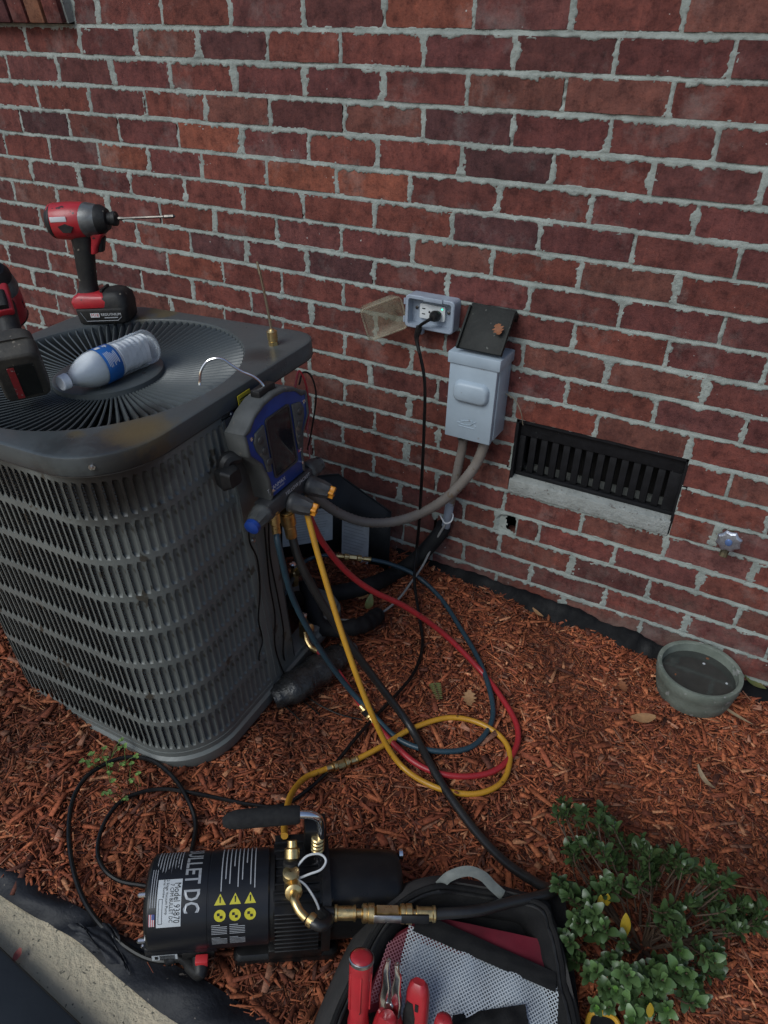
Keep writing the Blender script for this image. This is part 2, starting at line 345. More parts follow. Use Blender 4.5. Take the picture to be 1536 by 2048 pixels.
far.build('mortar_beyond_view', M_['mortar'], wall, smooth=0)

# rowlock sill of the window above, top left
sill = thing('window_sill', 'sloping rowlock brick window sill in the upper left corner', 'window sill', Matrix.Translation((-1.532, .022, zrow(0)-ROW/2-.004)))
sb_ = MB().box((0, 0, 0), (.056, .115, .062)).mesh('sill_brick', M_['brick'], bevel=.002)
for k in range(9):
    o = link('sill_brick', sb_, sill); o.location = (-.034-.0665*k, -.006, .05); o.rotation_euler = (math.radians(12), 0, rnd.uniform(-.01, .01)); c = [(.16, .048, .04), (.19, .085, .05), (.15, .05, .042), (.11, .04, .04)][k % 4]; o.color = (*c, 1)
MB().box((-.31, .012, .045), (.62, .10, .056)).build('sill_mortar', M_['mortar'], sill, M=Matrix.Rotation(math.radians(12), 4, 'X'))

# foundation vent
M_['iron'] = mat('painted_cast_iron', (.005, .005, .006), .65, .0, c2=(.010, .010, .012), scale=50, bump=.0006, speck=((.12, .12, .12), 120, .74), spec=.25)
M_['concrete'] = mat('concrete_sill', (.33, .345, .33), .92, c2=(.20, .21, .195), scale=24, amount=.9, bump=.004, bscale=120, speck=((.14, .13, .12), 90, .66))
vent = thing('foundation_vent', 'black cast iron foundation vent with vertical slats above a concrete sill', 'vent', Matrix.Translation(((VX0+VX1)/2, 0, .388)))
VW, VH = VX1-VX0-.008, VZ1-.388-.003
mb = MB().box((0, .030, VH-.020), (VW, .022, .040)).box((0, .030, .005), (VW, .022, .010)).box((-VW/2+.008, .030, VH/2-.015), (.016, .022, VH-.052)).box((VW/2-.014, .030, VH/2-.015), (.028, .022, VH-.052))
mb.build('frame', M_['iron'], vent, bevel=.001)
sm = MB().box((0, 0, 0), (.017, .014, VH-.054)).mesh('slat', M_['iron'], bevel=.0015)
for k in range(12):
    o = link('slat', sm, vent); o.location = (-VW/2+.036+k*(VW-.082)/11, .030, (VH-.030)/2); o.rotation_euler = (0, 0, rnd.uniform(-.05, .05))
mb = MB()
for s_ in (-1, 1): mb.box((s_*(VW/2+.010), .061, VH/2), (.018, .118, VH+.02))
mb.box((0, .061, VH+.0085), (VW+.03, .118, .016)); mb.build('opening_side', M_['iron'], vent)
MB().loft([[(x, -.006, -.044), (x, -.004, -.006), (x, .03, .001), (x, .10, .001), (x, .10, -.044)] for x in (-VW/2-.006, VW/2+.004)]).build('sill', M_['concrete'], vent, bevel=.0025)

# ================================================================== GROUND AND MULCH
M_['soil'] = mat('dark_soil', (.19, .060, .033), .95, c2=(.11, .037, .022), scale=40, bump=.004, bscale=90)
gv, gf, gn, ext = [], [], 60, 30.0
def gy(t): return -6*(t**3)*5
xsg = sorted(set([-30, -20, -12, -7, -4, -2.5]+[round(-2+.05*i, 3) for i in range(65)]+[1.6, 2.5, 4, 8, 15, 30])); ysg = [-30, -15, -8, -4, -2.5, -2]+[round(-1.9+.05*i, 3) for i in range(40)]+[.2]
KA, KB = G(0, 1755), G(430, 2010)                                      # edge of the bed along the concrete
kd = (KB-KA); kd.z = 0; kd.normalize(); kn = Vector((-kd.y, kd.x, 0))   # kn points into the bed
def bed(x, y): return (Vector((x, y, 0))-Vector((KA.x, KA.y, 0))).dot(kn)
def ground_z(x, y):
    xx = max(-1.8, min(1.5, x)); z = gz(xx)-.014; s_ = bed(x, y)
    if s_ < .02: z -= min(1, (.02-s_)/.04)*.05
    return z
ob = MB().add([(x, y, ground_z(x, y)) for y in ysg for x in xsg], [(j*len(xsg)+i, j*len(xsg)+i+1, (j+1)*len(xsg)+i+1, (j+1)*len(xsg)+i) for j in range(len(ysg)-1) for i in range(len(xsg)-1)]).build('ground', M_['soil']); ob['kind'] = 'structure'

rs = np.random.RandomState(11)
def chips(n, xr, yr, Ls, Ws, name, lift, seed, pal, far=False):
    r = np.random.RandomState(seed); x = r.uniform(*xr, n); y = r.uniform(*yr, n)
    ok = ((x-KA.x)*kn.x+(y-KA.y)*kn.y > .004+.02*r.rand(n)) & (y < -.004)
    ok &= ~((np.abs(x+.78) < .27) & (np.abs(y+.64) < .26)); ok &= ~(((x-.375)**2+(y+.108)**2) < .075**2)
    x, y = x[ok], y[ok]; n = len(x)
    L = np.clip(np.exp(r.normal(np.log(Ls), .45, n)), .006, .075)/2; Wd = np.clip(np.exp(r.normal(np.log(Ws), .5, n)), .001, .016)/2; T = Wd*r.uniform(.25, .6, n)
    yaw = r.uniform(0, 2*PI, n); pit = r.normal(0, .13, n); rol = r.normal(0, .38, n)
    mound = .006*np.sin(x*9+1.3)*np.sin(y*8)+.004*np.sin(x*23+y*17)
    z = .012-.06*np.clip(x, -1.8, 1.5)-.008+mound+lift*r.rand(n)
    cy, sy, cp, sp, cr, sr = np.cos(yaw), np.sin(yaw), np.cos(pit), np.sin(pit), np.cos(rol), np.sin(rol)
    ax = np.stack([cy*cp, sy*cp, sp], -1); t0 = np.stack([-sy, cy, np.zeros(n)], -1); t1 = np.cross(ax, t0); ay = t0*cr[:, None]+t1*sr[:, None]; az = np.cross(ax, ay)
    co = np.empty((n, 8, 3)); c0 = np.stack([x, y, z], -1); k = 0
    bend = r.normal(0, .12, n)*L
    for sx in (-1, 1):
        ta = r.uniform(.25, 1.0, n); tb = r.uniform(-.5, .5, n)
        for sy_, sz in ((-1, -1), (1, -1), (1, 1), (-1, 1)):
            co[:, k] = c0+ax*(sx*L*(1+.12*sy_*tb))[:, None]+ay*(sy_*Wd*ta+bend*sx)[:, None]+az*(sz*T*ta)[:, None]; k += 1
    F = np.array([(0, 1, 2, 3), (7, 6, 5, 4), (0, 4, 5, 1), (1, 5, 6, 2), (2, 6, 7, 3), (3, 7, 4, 0)])
    fc = (np.arange(n)[:, None, None]*8+F[None]).reshape(-1, 4)
    me = np_mesh(name, co.reshape(-1, 3), fc, M_['mulch'])
    P_ = np.array([p[:3] for p in pal]); wts = np.array([p[3] for p in pal]); c = P_[r.choice(len(pal), n, p=wts/wts.sum())]*r.uniform(.72, 1.22, (n, 1))*np.clip(.92+.30*np.sin(x*5.1+2*np.sin(y*4.3)+.6)*np.cos(y*6.7+1.4*np.sin(x*3.9))+.12*np.sin(x*17+y*11), .42, 1.15)[:, None]
    a = me.color_attributes.new('tint', 'FLOAT_COLOR', 'POINT'); a.data.foreach_set('color', np.repeat(np.concatenate([c, np.ones((n, 1))], 1), 8, 0).astype(np.float32).ravel())
    o = link(name, me); o['kind'] = 'stuff'; return o
m = mat('dyed_wood_mulch', (.2, .06, .03), .82, bump=.0008, bscale=400, spec=.3); M_['mulch'] = m
n = m.node_tree.nodes; l = m.node_tree.links; at = n.new('ShaderNodeAttribute'); at.attribute_name = 'tint'
tn = n.new('ShaderNodeTexNoise'); tn.inputs['Scale'].default_value = 170; tn.inputs['Detail'].default_value = 4; tcn = n.new('ShaderNodeTexCoord'); l.new(tcn.outputs['Object'], tn.inputs['Vector'])
mr = n.new('ShaderNodeMapRange'); mr.inputs[1].default_value = .3; mr.inputs[2].default_value = .7; mr.inputs[3].default_value = .55; mr.inputs[4].default_value = 1.35; l.new(tn.outputs[0], mr.inputs[0])
mx = n.new('ShaderNodeMix'); mx.data_type = 'RGBA'; mx.blend_type = 'MULTIPLY'; mx.inputs[0].default_value = 1; l.new(at.outputs[0], mx.inputs[6]); l.new(mr.outputs[0], mx.inputs[7]); l.new(mx.outputs[2], n['Principled BSDF'].inputs['Base Color'])
PALM = [(.30, .082, .036, 4), (.35, .104, .044, 3.6), (.41, .132, .056, 2), (.245, .066, .032, 3.4), (.175, .050, .027, 2.2), (.095, .033, .021, 1.1), (.52, .23, .115, .8), (.31, .14, .085, 1.3)]
o = chips(95000, (-1.55, .95), (-1.42, 0), .017, .0030, 'mulch_chips', .008, 5, PALM); tag(o, 'red dyed shredded wood mulch covering the bed', 'mulch')
o = chips(9500, (-1.55, .95), (-1.42, 0), .031, .0070, 'mulch_bark_pieces', .011, 6, PALM); tag(o, 'larger red dyed bark pieces scattered in the mulch bed', 'mulch')
o = chips(9000, (-3.2, 2.2), (-1.9, 0), .04, .008, 'outer_mulch_chips', .008, 8, PALM); tag(o, 'red mulch at the far edges of the bed', 'mulch')

# ================================================================== THE CONDENSER
M_['ac_paint'] = mat('weathered_grey_green_paint', (.150, .160, .150), .42, c2=(.105, .114, .108), scale=9, amount=1.1, bump=.0003, bscale=120, speck=((.055, .050, .040), 22, .66), rvar=.1, spec=.5)
M_['ac_top'] = mat('weathered_lid_paint', (.074, .084, .086), .38, c2=(.050, .058, .060), scale=7, amount=1.0, bump=.0004, bscale=60, speck=((.085, .072, .04), 5.5, .63), rvar=.12)
M_['ac_dark'] = mat('dark_inner_metal', (.03, .03, .03), .6, c2=(.05, .045, .04), scale=25)  # one dark grey for the inner walls, lid seam and bolts
m = M_['coil'] = mat('spine_fin_coil', (.46, .43, .38), .55, .2, c2=(.20, .18, .16), scale=14, amount=1.0)
n = m.node_tree.nodes; l = m.node_tree.links; wv = n.new('ShaderNodeTexWave'); wv.bands_direction = 'Z'; wv.inputs['Scale'].default_value = 48; wv.inputs['Distortion'].default_value = 1.5; wv.inputs['Detail'].default_value = 3; wv.inputs['Detail Scale'].default_value = 12
tcn = n.new('ShaderNodeTexCoord'); l.new(tcn.outputs['Object'], wv.inputs[0]); bp = n.new('ShaderNodeBump'); bp.inputs['Distance'].default_value = .004; l.new(wv.outputs[1], bp.inputs['Height']); l.new(bp.outputs[0], n['Principled BSDF'].inputs['Normal'])

def soot(m, pts):                                               # grime with its own shape around given spots
    n = m.node_tree.nodes; l = m.node_tree.links; b = n['Principled BSDF']; cur = b.inputs['Base Color'].links[0].from_socket; ge = n.new('ShaderNodeNewGeometry')
    tn = n.new('ShaderNodeTexNoise'); tn.inputs['Scale'].default_value = 45; tn.inputs['Detail'].default_value = 6; tn.inputs['Roughness'].default_value = .7; l.new(ge.outputs['Position'], tn.inputs['Vector'])
    for p, rad, c, amt in pts:
        d = n.new('ShaderNodeVectorMath'); d.operation = 'DISTANCE'; d.inputs[1].default_value = p; l.new(ge.outputs['Position'], d.inputs[0])
        f = n.new('ShaderNodeMapRange'); f.inputs[1].default_value = rad; f.inputs[2].default_value = rad*.25; f.inputs[3].default_value = 0; f.inputs[4].default_value = 1; l.new(d.outputs['Value'], f.inputs[0])
        ad = n.new('ShaderNodeMath'); ad.operation = 'MULTIPLY_ADD'; ad.inputs[1].default_value = .55; l.new(f.outputs[0], ad.inputs[0]); l.new(tn.outputs[0], ad.inputs[2])
        g = n.new('ShaderNodeMapRange'); g.inputs[1].default_value = .60; g.inputs[2].default_value = .82; g.inputs[4].default_value = amt; l.new(ad.outputs[0], g.inputs[0]); mu = n.new('ShaderNodeMath'); mu.operation = 'MULTIPLY'; l.new(g.outputs[0], mu.inputs[0]); l.new(f.outputs[0], mu.inputs[1])
        mx = n.new('ShaderNodeMix'); mx.data_type = 'RGBA'; mx.inputs[7].default_value = (*c, 1); l.new(mu.outputs[0], mx.inputs[0]); l.new(cur, mx.inputs[6]); cur = mx.outputs[2]
    l.new(cur, b.inputs['Base Color'])
BLK, RST = (.014, .012, .011), (.11, .080, .035)
soot(M_['ac_paint'], [(tuple(A(.25, -.25, .69)), .15, BLK, 1.0), (tuple(A(.05, -.30, .68)), .09, BLK, .7), (tuple(A(.29, -.10, .05)), .12, (.16, .15, .13), .6)])
soot(M_['ac_top'], [(tuple(A(.26, -.22, .715)), .10, BLK, .85), (tuple(A(.17, -.27, .715)), .06, BLK, .7), (tuple(A(.255, -.175, .745)), .085, RST, .9), (tuple(A(.25, .16, .745)), .06, BLK, .6), (tuple(A(-.02, -.30, .745)), .05, BLK, .5), (tuple(A(.2, -.1, .735)), .06, BLK, .8)])
ac = thing('air_conditioner', 'dark grey square air conditioning condenser with louvred sides leaning on the mulch', 'air conditioner', AC_M)
H = .743
def sq(a, half, r):                                             # point of a rounded square in direction a
    dx, dy = math.cos(a), math.sin(a); lo, hi = 0, 1.0
    for _ in range(40):
        t = (lo+hi)/2; qx, qy = abs(dx*t)-(half-r), abs(dy*t)-(half-r)
        d = math.hypot(max(qx, 0), max(qy, 0))+min(max(qx, qy), 0)-r
        if d > 0: hi = t
        else: lo = t
    return dx*t, dy*t
N = 128; ANG = [2*PI*i/N for i in range(N)]
def ring(half, r, z):                                          # the corner towards the wall and the disconnect is tighter
    return [(*sq(a, half, r*(.42 if 0 < a < PI/2 else 1)), z) for a in ANG]
def circ(r, z): return [(r*math.cos(a), r*math.sin(a), z) for a in ANG]
lid = MB().loft([ring(.2925, .128, .709), ring(.301, .136, .709), ring(.3022, .137, .711), ring(.3022, .137, .7385), ring(.3014, .1365, .7415), ring(.2995, .135, .7428), ring(.295, .132, .743), circ(.270, .7435), circ(.265, .7425), circ(.2625, .738), circ(.2625, .69)], cap=False).build('lid', M_['ac_top'], ac, smooth=40)
mb = MB(); mb.loft([ring(.297, .134, .7066), ring(.3005, .1355, .7066), ring(.3005, .1355, .7082), ring(.297, .134, .7082)], cap=False); mb.build('lid_seam', M_['ac_dark'], lid)
# screws of the lid skirt
for px_, py_, ax_, val in ((200, 928, None, 0), (462, 828, 0, .2985), (505, 1080, 0, .298)):
    if ax_ is None: p = Vector((*sq(-PI/4-.05, .3022, .137), .726)); z = Vector((p.x, p.y, 0))
    else: p = AP(px_, py_, ax_, val); z = Vector((1, 0, 0))
    MB().lathe([(.0055, 0), (.0055, .002), (.0035, .002), (.0035, .0055), (.001, .006)], 6, zframe(p, z)).build('screw', M_['steel'], ac, smooth=0)
# fan guard
guard = MB().lathe([(.0, -.004), (.060, -.004), (.100, -.002), (.1045, -.004), (.1055, -.016), (.0, -.016)], 64, Matrix.Translation((0, 0, .735)), cap=False).build('fan_guard', M_['ac_top'], ac, smooth=40)
for a in (.3, 1.4, 2.9, 4.2, 5.3): MB().lathe([(.004, 0), (.0035, .002), (.001, .0028)], 10, Matrix.Translation((.075*math.cos(a), .075*math.sin(a), .731))).build('bolt', M_['ac_dark'], guard)
bm_ = MB()
prof = [(.1030, .722), (.13, .7235), (.17, .727), (.21, .732), (.2405, .7365), (.2535, .7385), (.2618, .7395)]
tops, bots = [], []
for r, z in prof:
    hgt = .016 if r < .25 else (.011 if r < .26 else .004); lean = hgt*.42
    tops.append((r, lean*.5, z)); bots.append((r, -lean*.5, z-hgt))
th = .0009
for sgn_ in (1,):
    ringset = []
    for t, b in zip(tops, bots):
        ringset.append([(t[0], t[1]-.0021, t[2]-.0006), (t[0], t[1], t[2]+.0006), (t[0], t[1]+.0019, t[2]-.0006), (b[0], b[1]+.0008, b[2]), (b[0], b[1]-.0008, b[2])])
    bm_.loft(ringset)
bme = bm_.mesh('guard_vane', M_['ac_top'], smooth=60)
for k in range(98):
    o = link('guard_vane', bme, guard); o.rotation_euler = (0, 0, 2*PI*k/98)
# fan, motor and orifice below the guard
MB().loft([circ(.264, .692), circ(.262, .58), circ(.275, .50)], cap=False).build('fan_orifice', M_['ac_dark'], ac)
MB().lathe([(.02, .50), (.075, .51), (.08, .53), (.08, .66), (.07, .675), (.0, .68)], 32).build('fan_motor', M_['dark_steel'], ac)
fan = MB().lathe([(.0, .60), (.045, .60), (.045, .63), (.0, .63)], 24).build('fan_hub', M_['dark_steel'], ac)
M_['fan'] = mat('dusty_aluminium_blade', (.34, .30, .25), .5, .6, c2=(.2, .18, .15), scale=18)
for k in range(3):
    a0 = -1.62+k*2*PI/3
    MB().grid(lambda u, v: ((.05+.19*v)*math.cos((u-.5)*(.9+.35*v)), (.05+.19*v)*math.sin((u-.5)*(.9+.35*v)), .600+.055*(u-.5)+.012*v), 8, 6).build('fan_blade', M_['fan'], fan, M=Matrix.Rotation(a0, 4, 'Z'))
mb = MB().box((.16, -.015, .676), (.22, .028, .004)); mb.build('motor_bracket', M_['fan'], ac, M=Matrix.Rotation(-1.38, 4, 'Z'))
# base pan
MB().loft([ring(.285, .125, -.012), ring(.300, .136, -.012), ring(.302, .137, -.004), ring(.302, .137, .016), ring(.2965, .134, .022), ring(.2965, .134, .034), ring(.29, .13, .036), ring(.25, .11, .036)], cap=False).build('base_pan', M_['ac_paint'], ac, smooth=40)
# cabinet: louvred sheet round three sides
CH, CR = .2955, .134
def path(s_):                                                   # right side (from the service panel) -> front -> left
    L1 = (CH-CR)-.028; La = CR*PI/2; L2 = 2*(CH-CR); c = CH-CR
    if s_ < L1: return (CH, -.028-s_, 1, 0)
    s_ -= L1
    if s_ < La: a = s_/CR; return (c+CR*math.cos(a), -c-CR*math.sin(a), math.cos(a), -math.sin(a))
    s_ -= La
    if s_ < L2: return (c-s_, -CH, 0, -1)
    s_ -= L2
    if s_ < La: a = s_/CR; return (-c-CR*math.sin(a), -c-CR*math.cos(a), -math.sin(a), -math.cos(a))
    s_ -= La
    return (-CH, -c+s_, -1, 0)
ROWS, Z_LO, Z_HI = 8, .040, .699; RP = (Z_HI-Z_LO)/ROWS; PITCH_S, HW, HH = .0160, .0062, .0362
NC = 76
def surf(s_, z): x, y, nx, ny = path(s_); return (x, y, z)
cab = MB(); hole = [(-HW, -.75), (-HW, .75), (-.55*HW, .95), (.55*HW, .95+.05), (HW, .75), (HW, -.75), (.55*HW, -.95), (-.55*HW, -1.0)]
for k in range(NC):
    sc_ = (k+.5)*PITCH_S
    for j in range(ROWS):
        zc = Z_LO+(j+.5)*RP; a, b, z0, z1 = sc_-PITCH_S/2, sc_+PITCH_S/2, zc-RP/2, zc+RP/2
        inner = [surf(sc_+h[0], zc+h[1]*HH) for h in hole]
        outer = [surf(a, zc-.75*HH), surf(a, zc+.75*HH), surf(a, z1), surf(b, z1), surf(b, zc+.75*HH), surf(b, zc-.75*HH), surf(b, z0), surf(a, z0)]
        n8 = 8; cab.add(inner+outer, [(i, (i+1) % 8, 8+(i+1) % 8, 8+i) for i in range(8)])
def strip(z0, z1): cab.grid(lambda u, v: surf(u*NC*PITCH_S, z0+(z1-z0)*v), NC, 1)
strip(.030, Z_LO); strip(Z_HI, .709)
cabo = cab.build('cabinet', M_['ac_paint'], ac, smooth=60)
prof = [(0, .0), (.0012, .0028), (.004, .0050), (.0078, .0064), (.0112, .0070)]
zz = [(-1.0, .05), (-.93, .6), (-.8, .95), (0, 1.0), (.8, .95), (.93, .6), (1.0, .05)]
lv = MB(); lv.add([(p[0]-HW, p[1]*e, t*HH) for t, e in zz for p in prof], [(j*5+i, j*5+i+1, (j+1)*5+i+1, (j+1)*5+i) for j in range(6) for i in range(4)])
lme = lv.mesh('louver', M_['ac_paint'], smooth=80)
restl = MB()
for k in range(NC):
    x, y, nx, ny = path((k+.5)*PITCH_S)
    for j in range(ROWS):
        Mx = frame((x, y, Z_LO+(j+.5)*RP), (ny, -nx, 0), y=(-nx, -ny, 0))
        if k < 42 and not (k < 5 and j > 4): link('louver', lme, cabo, Mx)
        else: restl.add(lv.v, lv.f, Mx)
o = restl.build('far_louvers', M_['ac_paint'], cabo, smooth=80); o['kind'] = 'stuff'
# coil behind the louvres
CI = .2855
mb = MB(); ca = [a for a in ANG if not .05 < a < PI*.62]; ca = [a-2*PI if a > PI*.6 else a for a in ca]; ca.sort(); mb.loft([[(*sq(a, CI, .118), z) for a in ca] for z in (.03, .70)], cap=False, closed=False); mb.build('coil', M_['coil'], ac)
# service panel and open valve corner
sp = MB().box((CH+.0005, .0155, .364), (.003, .089, .664)).build('service_panel', M_['ac_paint'], ac, bevel=.0008)
for y in (-.012, .002, .034): MB().box((CH+.0026, y, .364), (.0014, .0022, .655)).build('panel_rib', M_['ac_paint'], sp)
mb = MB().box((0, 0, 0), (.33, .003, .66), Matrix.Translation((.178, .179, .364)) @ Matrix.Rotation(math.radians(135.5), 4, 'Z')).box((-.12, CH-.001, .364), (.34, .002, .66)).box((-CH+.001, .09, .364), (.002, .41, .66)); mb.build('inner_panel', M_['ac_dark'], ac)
MB().box((CH+.004, -.018+.024, .575), (.0016, .050, .245)).build('metal_plate', mat('dull_aluminium', (.20, .20, .19), .45, .5, c2=(.13, .13, .125), scale=15), ac, M=Matrix.Translation((0, -.006, 0)))
ys = MB(); pa = [AP(473, 792, 0, .3052), AP(508, 783, 0, .3052), AP(512, 803, 0, .3052), AP(487, 835, 0, .3052)]
st = MB().box((.3060, .030, .708), (.0012, .036, .044)).build('warning_sticker', mat('yellow_sticker', (.52, .42, .02), .5, c2=(.42, .33, .02), scale=40), ac)
mb = MB()
for j in range(6): mb.box((.3069, .030, .722-.0056*j), (.0006, .028-.004*(j % 3), .0018))
mb.build('sticker_print', M_['black_plastic'], st)

# ================================================================== ON AND ALONG THE WALL
M_['box_grey'] = mat('grey_enamel', (.36, .43, .49), .42, c2=(.31, .375, .43), scale=14, bump=.0002, speck=((.25, .26, .27), 40, .70))
M_['pvc_grey'] = mat('grey_pvc', (.31, .36, .42), .45, c2=(.26, .30, .36), scale=30, speck=((.18, .2, .22), 60, .68))
M_['recept'] = mat('white_receptacle', (.62, .64, .64), .35)
def clear(name, c, rough, alpha_mix):                       # worn clear plastic: mostly see-through, a little cloudy
    m = bpy.data.materials.new(name); m.use_nodes = True; n = m.node_tree.nodes; l = m.node_tree.links; b = n['Principled BSDF']
    b.inputs['Base Color'].default_value = (*c, 1); b.inputs['Roughness'].default_value = rough; tr = n.new('ShaderNodeBsdfTransparent'); tr.inputs[0].default_value = (.95, .93, .88, 1)
    tn = n.new('ShaderNodeTexNoise'); tn.inputs['Scale'].default_value = 22; tn.inputs['Detail'].default_value = 4; mr = n.new('ShaderNodeMapRange'); mr.inputs[1].default_value = .35; mr.inputs[2].default_value = .7; mr.inputs[3].default_value = alpha_mix*.6; mr.inputs[4].default_value = min(1, alpha_mix*1.6)
    tcn = n.new('ShaderNodeTexCoord'); l.new(tcn.outputs['Object'], tn.inputs[0]); l.new(tn.outputs[0], mr.inputs[0])
    mx = n.new('ShaderNodeMixShader'); l.new(mr.outputs[0], mx.inputs[0]); l.new(tr.outputs[0], mx.inputs[1]); l.new(b.outputs[0], mx.inputs[2]); l.new(mx.outputs[0], n['Material Output'].inputs[0]); return m
M_['clear_cover'] = clear('yellowed_clear_plastic', (.40, .36, .27), .2, .36)

# outlet in a weatherproof box, its clear cover swung open to the left
OX, OZ, OW, OH, OD = -.443, .785, .130, .080, .040
out = thing('outlet_box', 'grey weatherproof outlet box with its clear cover swung open', 'outlet', Matrix.Translation((OX, 0, OZ)))
outer, inner = rrect(OW, OH, .010), rrect(OW-.016, OH-.016, .006)
def XZ(p, y): return (p[0], y, p[1])
MB().loft([[XZ(p, .002) for p in outer], [XZ(p, -OD+.002) for p in outer], [XZ(p, -OD) for p in rrect(OW-.004, OH-.004, .009)], [XZ(p, -OD) for p in inner], [XZ(p, -.010) for p in inner]], cap=False).build('housing', M_['pvc_grey'], out, smooth=40)
MB().prism(inner, .0098, .0125, Matrix.Rotation(PI/2, 4, 'X')).build('back_plate', M_['pvc_grey'], out)
MB().box((.01, -OD-.001, OH/2-.004), (.05, .006, .010)).build('latch', M_['pvc_grey'], out, bevel=.001)
MB().box((-.022, -OD+.006, -OH/2-.005), (.016, .016, .016)).build('cord_port', M_['pvc_grey'], out, bevel=.003)
for s_ in (-1, 1): MB().lathe([(.004, 0), (.004, .003), (.0015, .004)], 10, zframe((s_*.043-.002, -.0125, .004), (0, -1, 0))).build('screw', M_['dark_steel'], out)
rc = MB().prism(rrect(.068, .036, .003), .010, .021, Matrix.Rotation(PI/2, 4, 'X')).build('receptacle', M_['recept'], out, bevel=.001)
mb = MB()
for z in (.0065, -.0065): mb.box((-.023, -.0212, z), (.0085, .001, .0022))
mb.lathe([(.0028, 0), (.0028, .0006)], 10, zframe((-.0075, -.0208, 0), (0, -1, 0))); mb.build('slot', M_['black_plastic'], rc)
m = bpy.data.materials.new('green_led'); m.use_nodes = True; b = m.node_tree.nodes['Principled BSDF']; b.inputs['Base Color'].default_value = (.02, .4, .25, 1); b.inputs['Emission Color'].default_value = (.05, 1, .6, 1); b.inputs['Emission Strength'].default_value = 1.6
MB().lathe([(.0020, 0), (.0018, .0012), (.0005, .0018)], 10, zframe((.026, -.021, .012), (0, -1, 0))).build('indicator_light', m, rc)
cv = Matrix.Translation((-OW/2-.003, -OD+.004, 0)) @ Matrix.Rotation(math.radians(44), 4, 'Z') @ Matrix.Rotation(-.30, 4, 'Y') @ Matrix.Translation((-.054, 0, -.004))
o1, o2 = rrect(.104, .082, .012, 4), rrect(.082, .066, .012, 4)
cvo = MB().loft([[XZ(p, 0) for p in o1], [XZ(p, .006) for p in o1], [XZ(p, .034) for p in rrect(.098, .078, .013, 4)], [XZ(p, .046) for p in o2]], cap=False).build('clear_cover', M_['clear_cover'], out, M=cv)
MB().prism(o2, -.0475, -.046, Matrix.Rotation(PI/2, 4, 'X')).build('cover_face', M_['clear_cover'], cvo)
MB().tube([XZ(p, -.001) for p in o1+o1[:1]], .0022, 6).build('cover_rim', M_['clear_cover'], cvo)
for z in (-.022, .022): MB().lathe([(.0035, -.007), (.0035, .007)], 10, Matrix.Translation((-OW/2-.002, -OD+.003, z))).build('hinge', M_['pvc_grey'], out)

# black plug and the cord down to the ground, over to the pump
plug = thing('power_cord', 'long black power cord plugged into the outlet and trailing across the mulch', 'cord')
p0 = Vector((OX+.014, -.024, OZ-.003))
MB().loft([[(x, y, z) for x, z in rrect(w_, h_, h_*.4)] for y, w_, h_ in ((0, .024, .022), (-.010, .027, .025), (-.020, .022, .022), (-.028, .014, .014))], Matrix.Translation(p0)).build('plug', M_['black_plastic'], plug)
q = [p0+Vector((0, -.024, 0)), p0+Vector((-.008, -.034, -.006)), Vector((OX-.018, -.052, OZ-.03)), Vector((OX-.025, -.050, OZ-.06))]
q += [W(849, 760, -.06), W(848, 860, -.075), W(844, 950, -.09), W(838, 1050, -.10), W(832, 1110, -.115)]
q += [G(829, 1165, .06), G(838, 1230, .02), G(845, 1290, .008), G(828, 1345, .008), G(790, 1392, .008), G(752, 1432, .010), G(715, 1472, .016), G(668, 1530, .010), G(615, 1580, .008), G(560, 1612, .008), G(500, 1609, .008), G(440, 1597, .008), G(385, 1586, .012), G(330, 1578, .008), G(280, 1585, .008), G(238, 1606, .008), G(207, 1650, .008), G(195, 1700, .008), G(208, 1738, .010), G(240, 1762, .012), G(285, 1771, .022), G(315, 1775, .03)]
MB().tube(spline(q, 6), .0042, 8).build('cable', M_['black_cord'], plug)
MB().tube(spline([q[2], q[3], lerp(q[3], q[4], .35)], 4), [.0085, .0085, .008, .007, .006, .005, .0046, .0044, .0043], 8).build('strain_relief', M_['black_plastic'], plug)

# grey disconnect box
DX, DZ0, DZ1, DW, DD = -.2965, .507, .722, .121, .09
dis = thing('disconnect_box', 'pale grey electrical disconnect box with a raised handle bump', 'disconnect box', Matrix.Translation((DX, 0, (DZ0+DZ1)/2)))
DH = DZ1-DZ0
MB().box((0, -.036, -.004), (DW+.004, .072, DH-.02)).build('housing', M_['box_grey'], dis, bevel=.002)
MB().box((0, -DD/2+.002, DH/2-.010), (DW+.012, DD+.010, .028)).build('hood', M_['box_grey'], dis, bevel=.0025)
fr = MB().box((-.001, -.081, -.012), (DW, .016, DH-.022)).build('cover', M_['box_grey'], dis, bevel=.0025)
MB().loft([[(x, y, z+.018) for x, z in rrect(w_, h_, h_*.36, 6)] for y, w_, h_ in ((-.0885, .092, .056), (-.092, .091, .054), (-.099, .086, .046), (-.1025, .078, .036))]).build('handle_bump', M_['box_grey'], fr, smooth=60)
mb = MB()
for pts in ([(-.030, 0), (-.012, .006), (-.022, .006), (-.002, .010), (.010, .012)], [(-.030, 0), (-.010, -.003), (.006, 0), (.016, .008)], [(.004, -.002), (.020, .012)], [(.004, .012), (.020, -.002)], [(-.026, -.008), (.016, -.008)]):
    mb.tube([(x, -.0892, z-.066) for x, z in pts], .0011, 6)
mb.build('emblem', M_['box_grey'], fr)
MB().box((-.018, -.081, -DH/2-.003), (.016, .012, .008)).build('latch', M_['dark_steel'], dis)

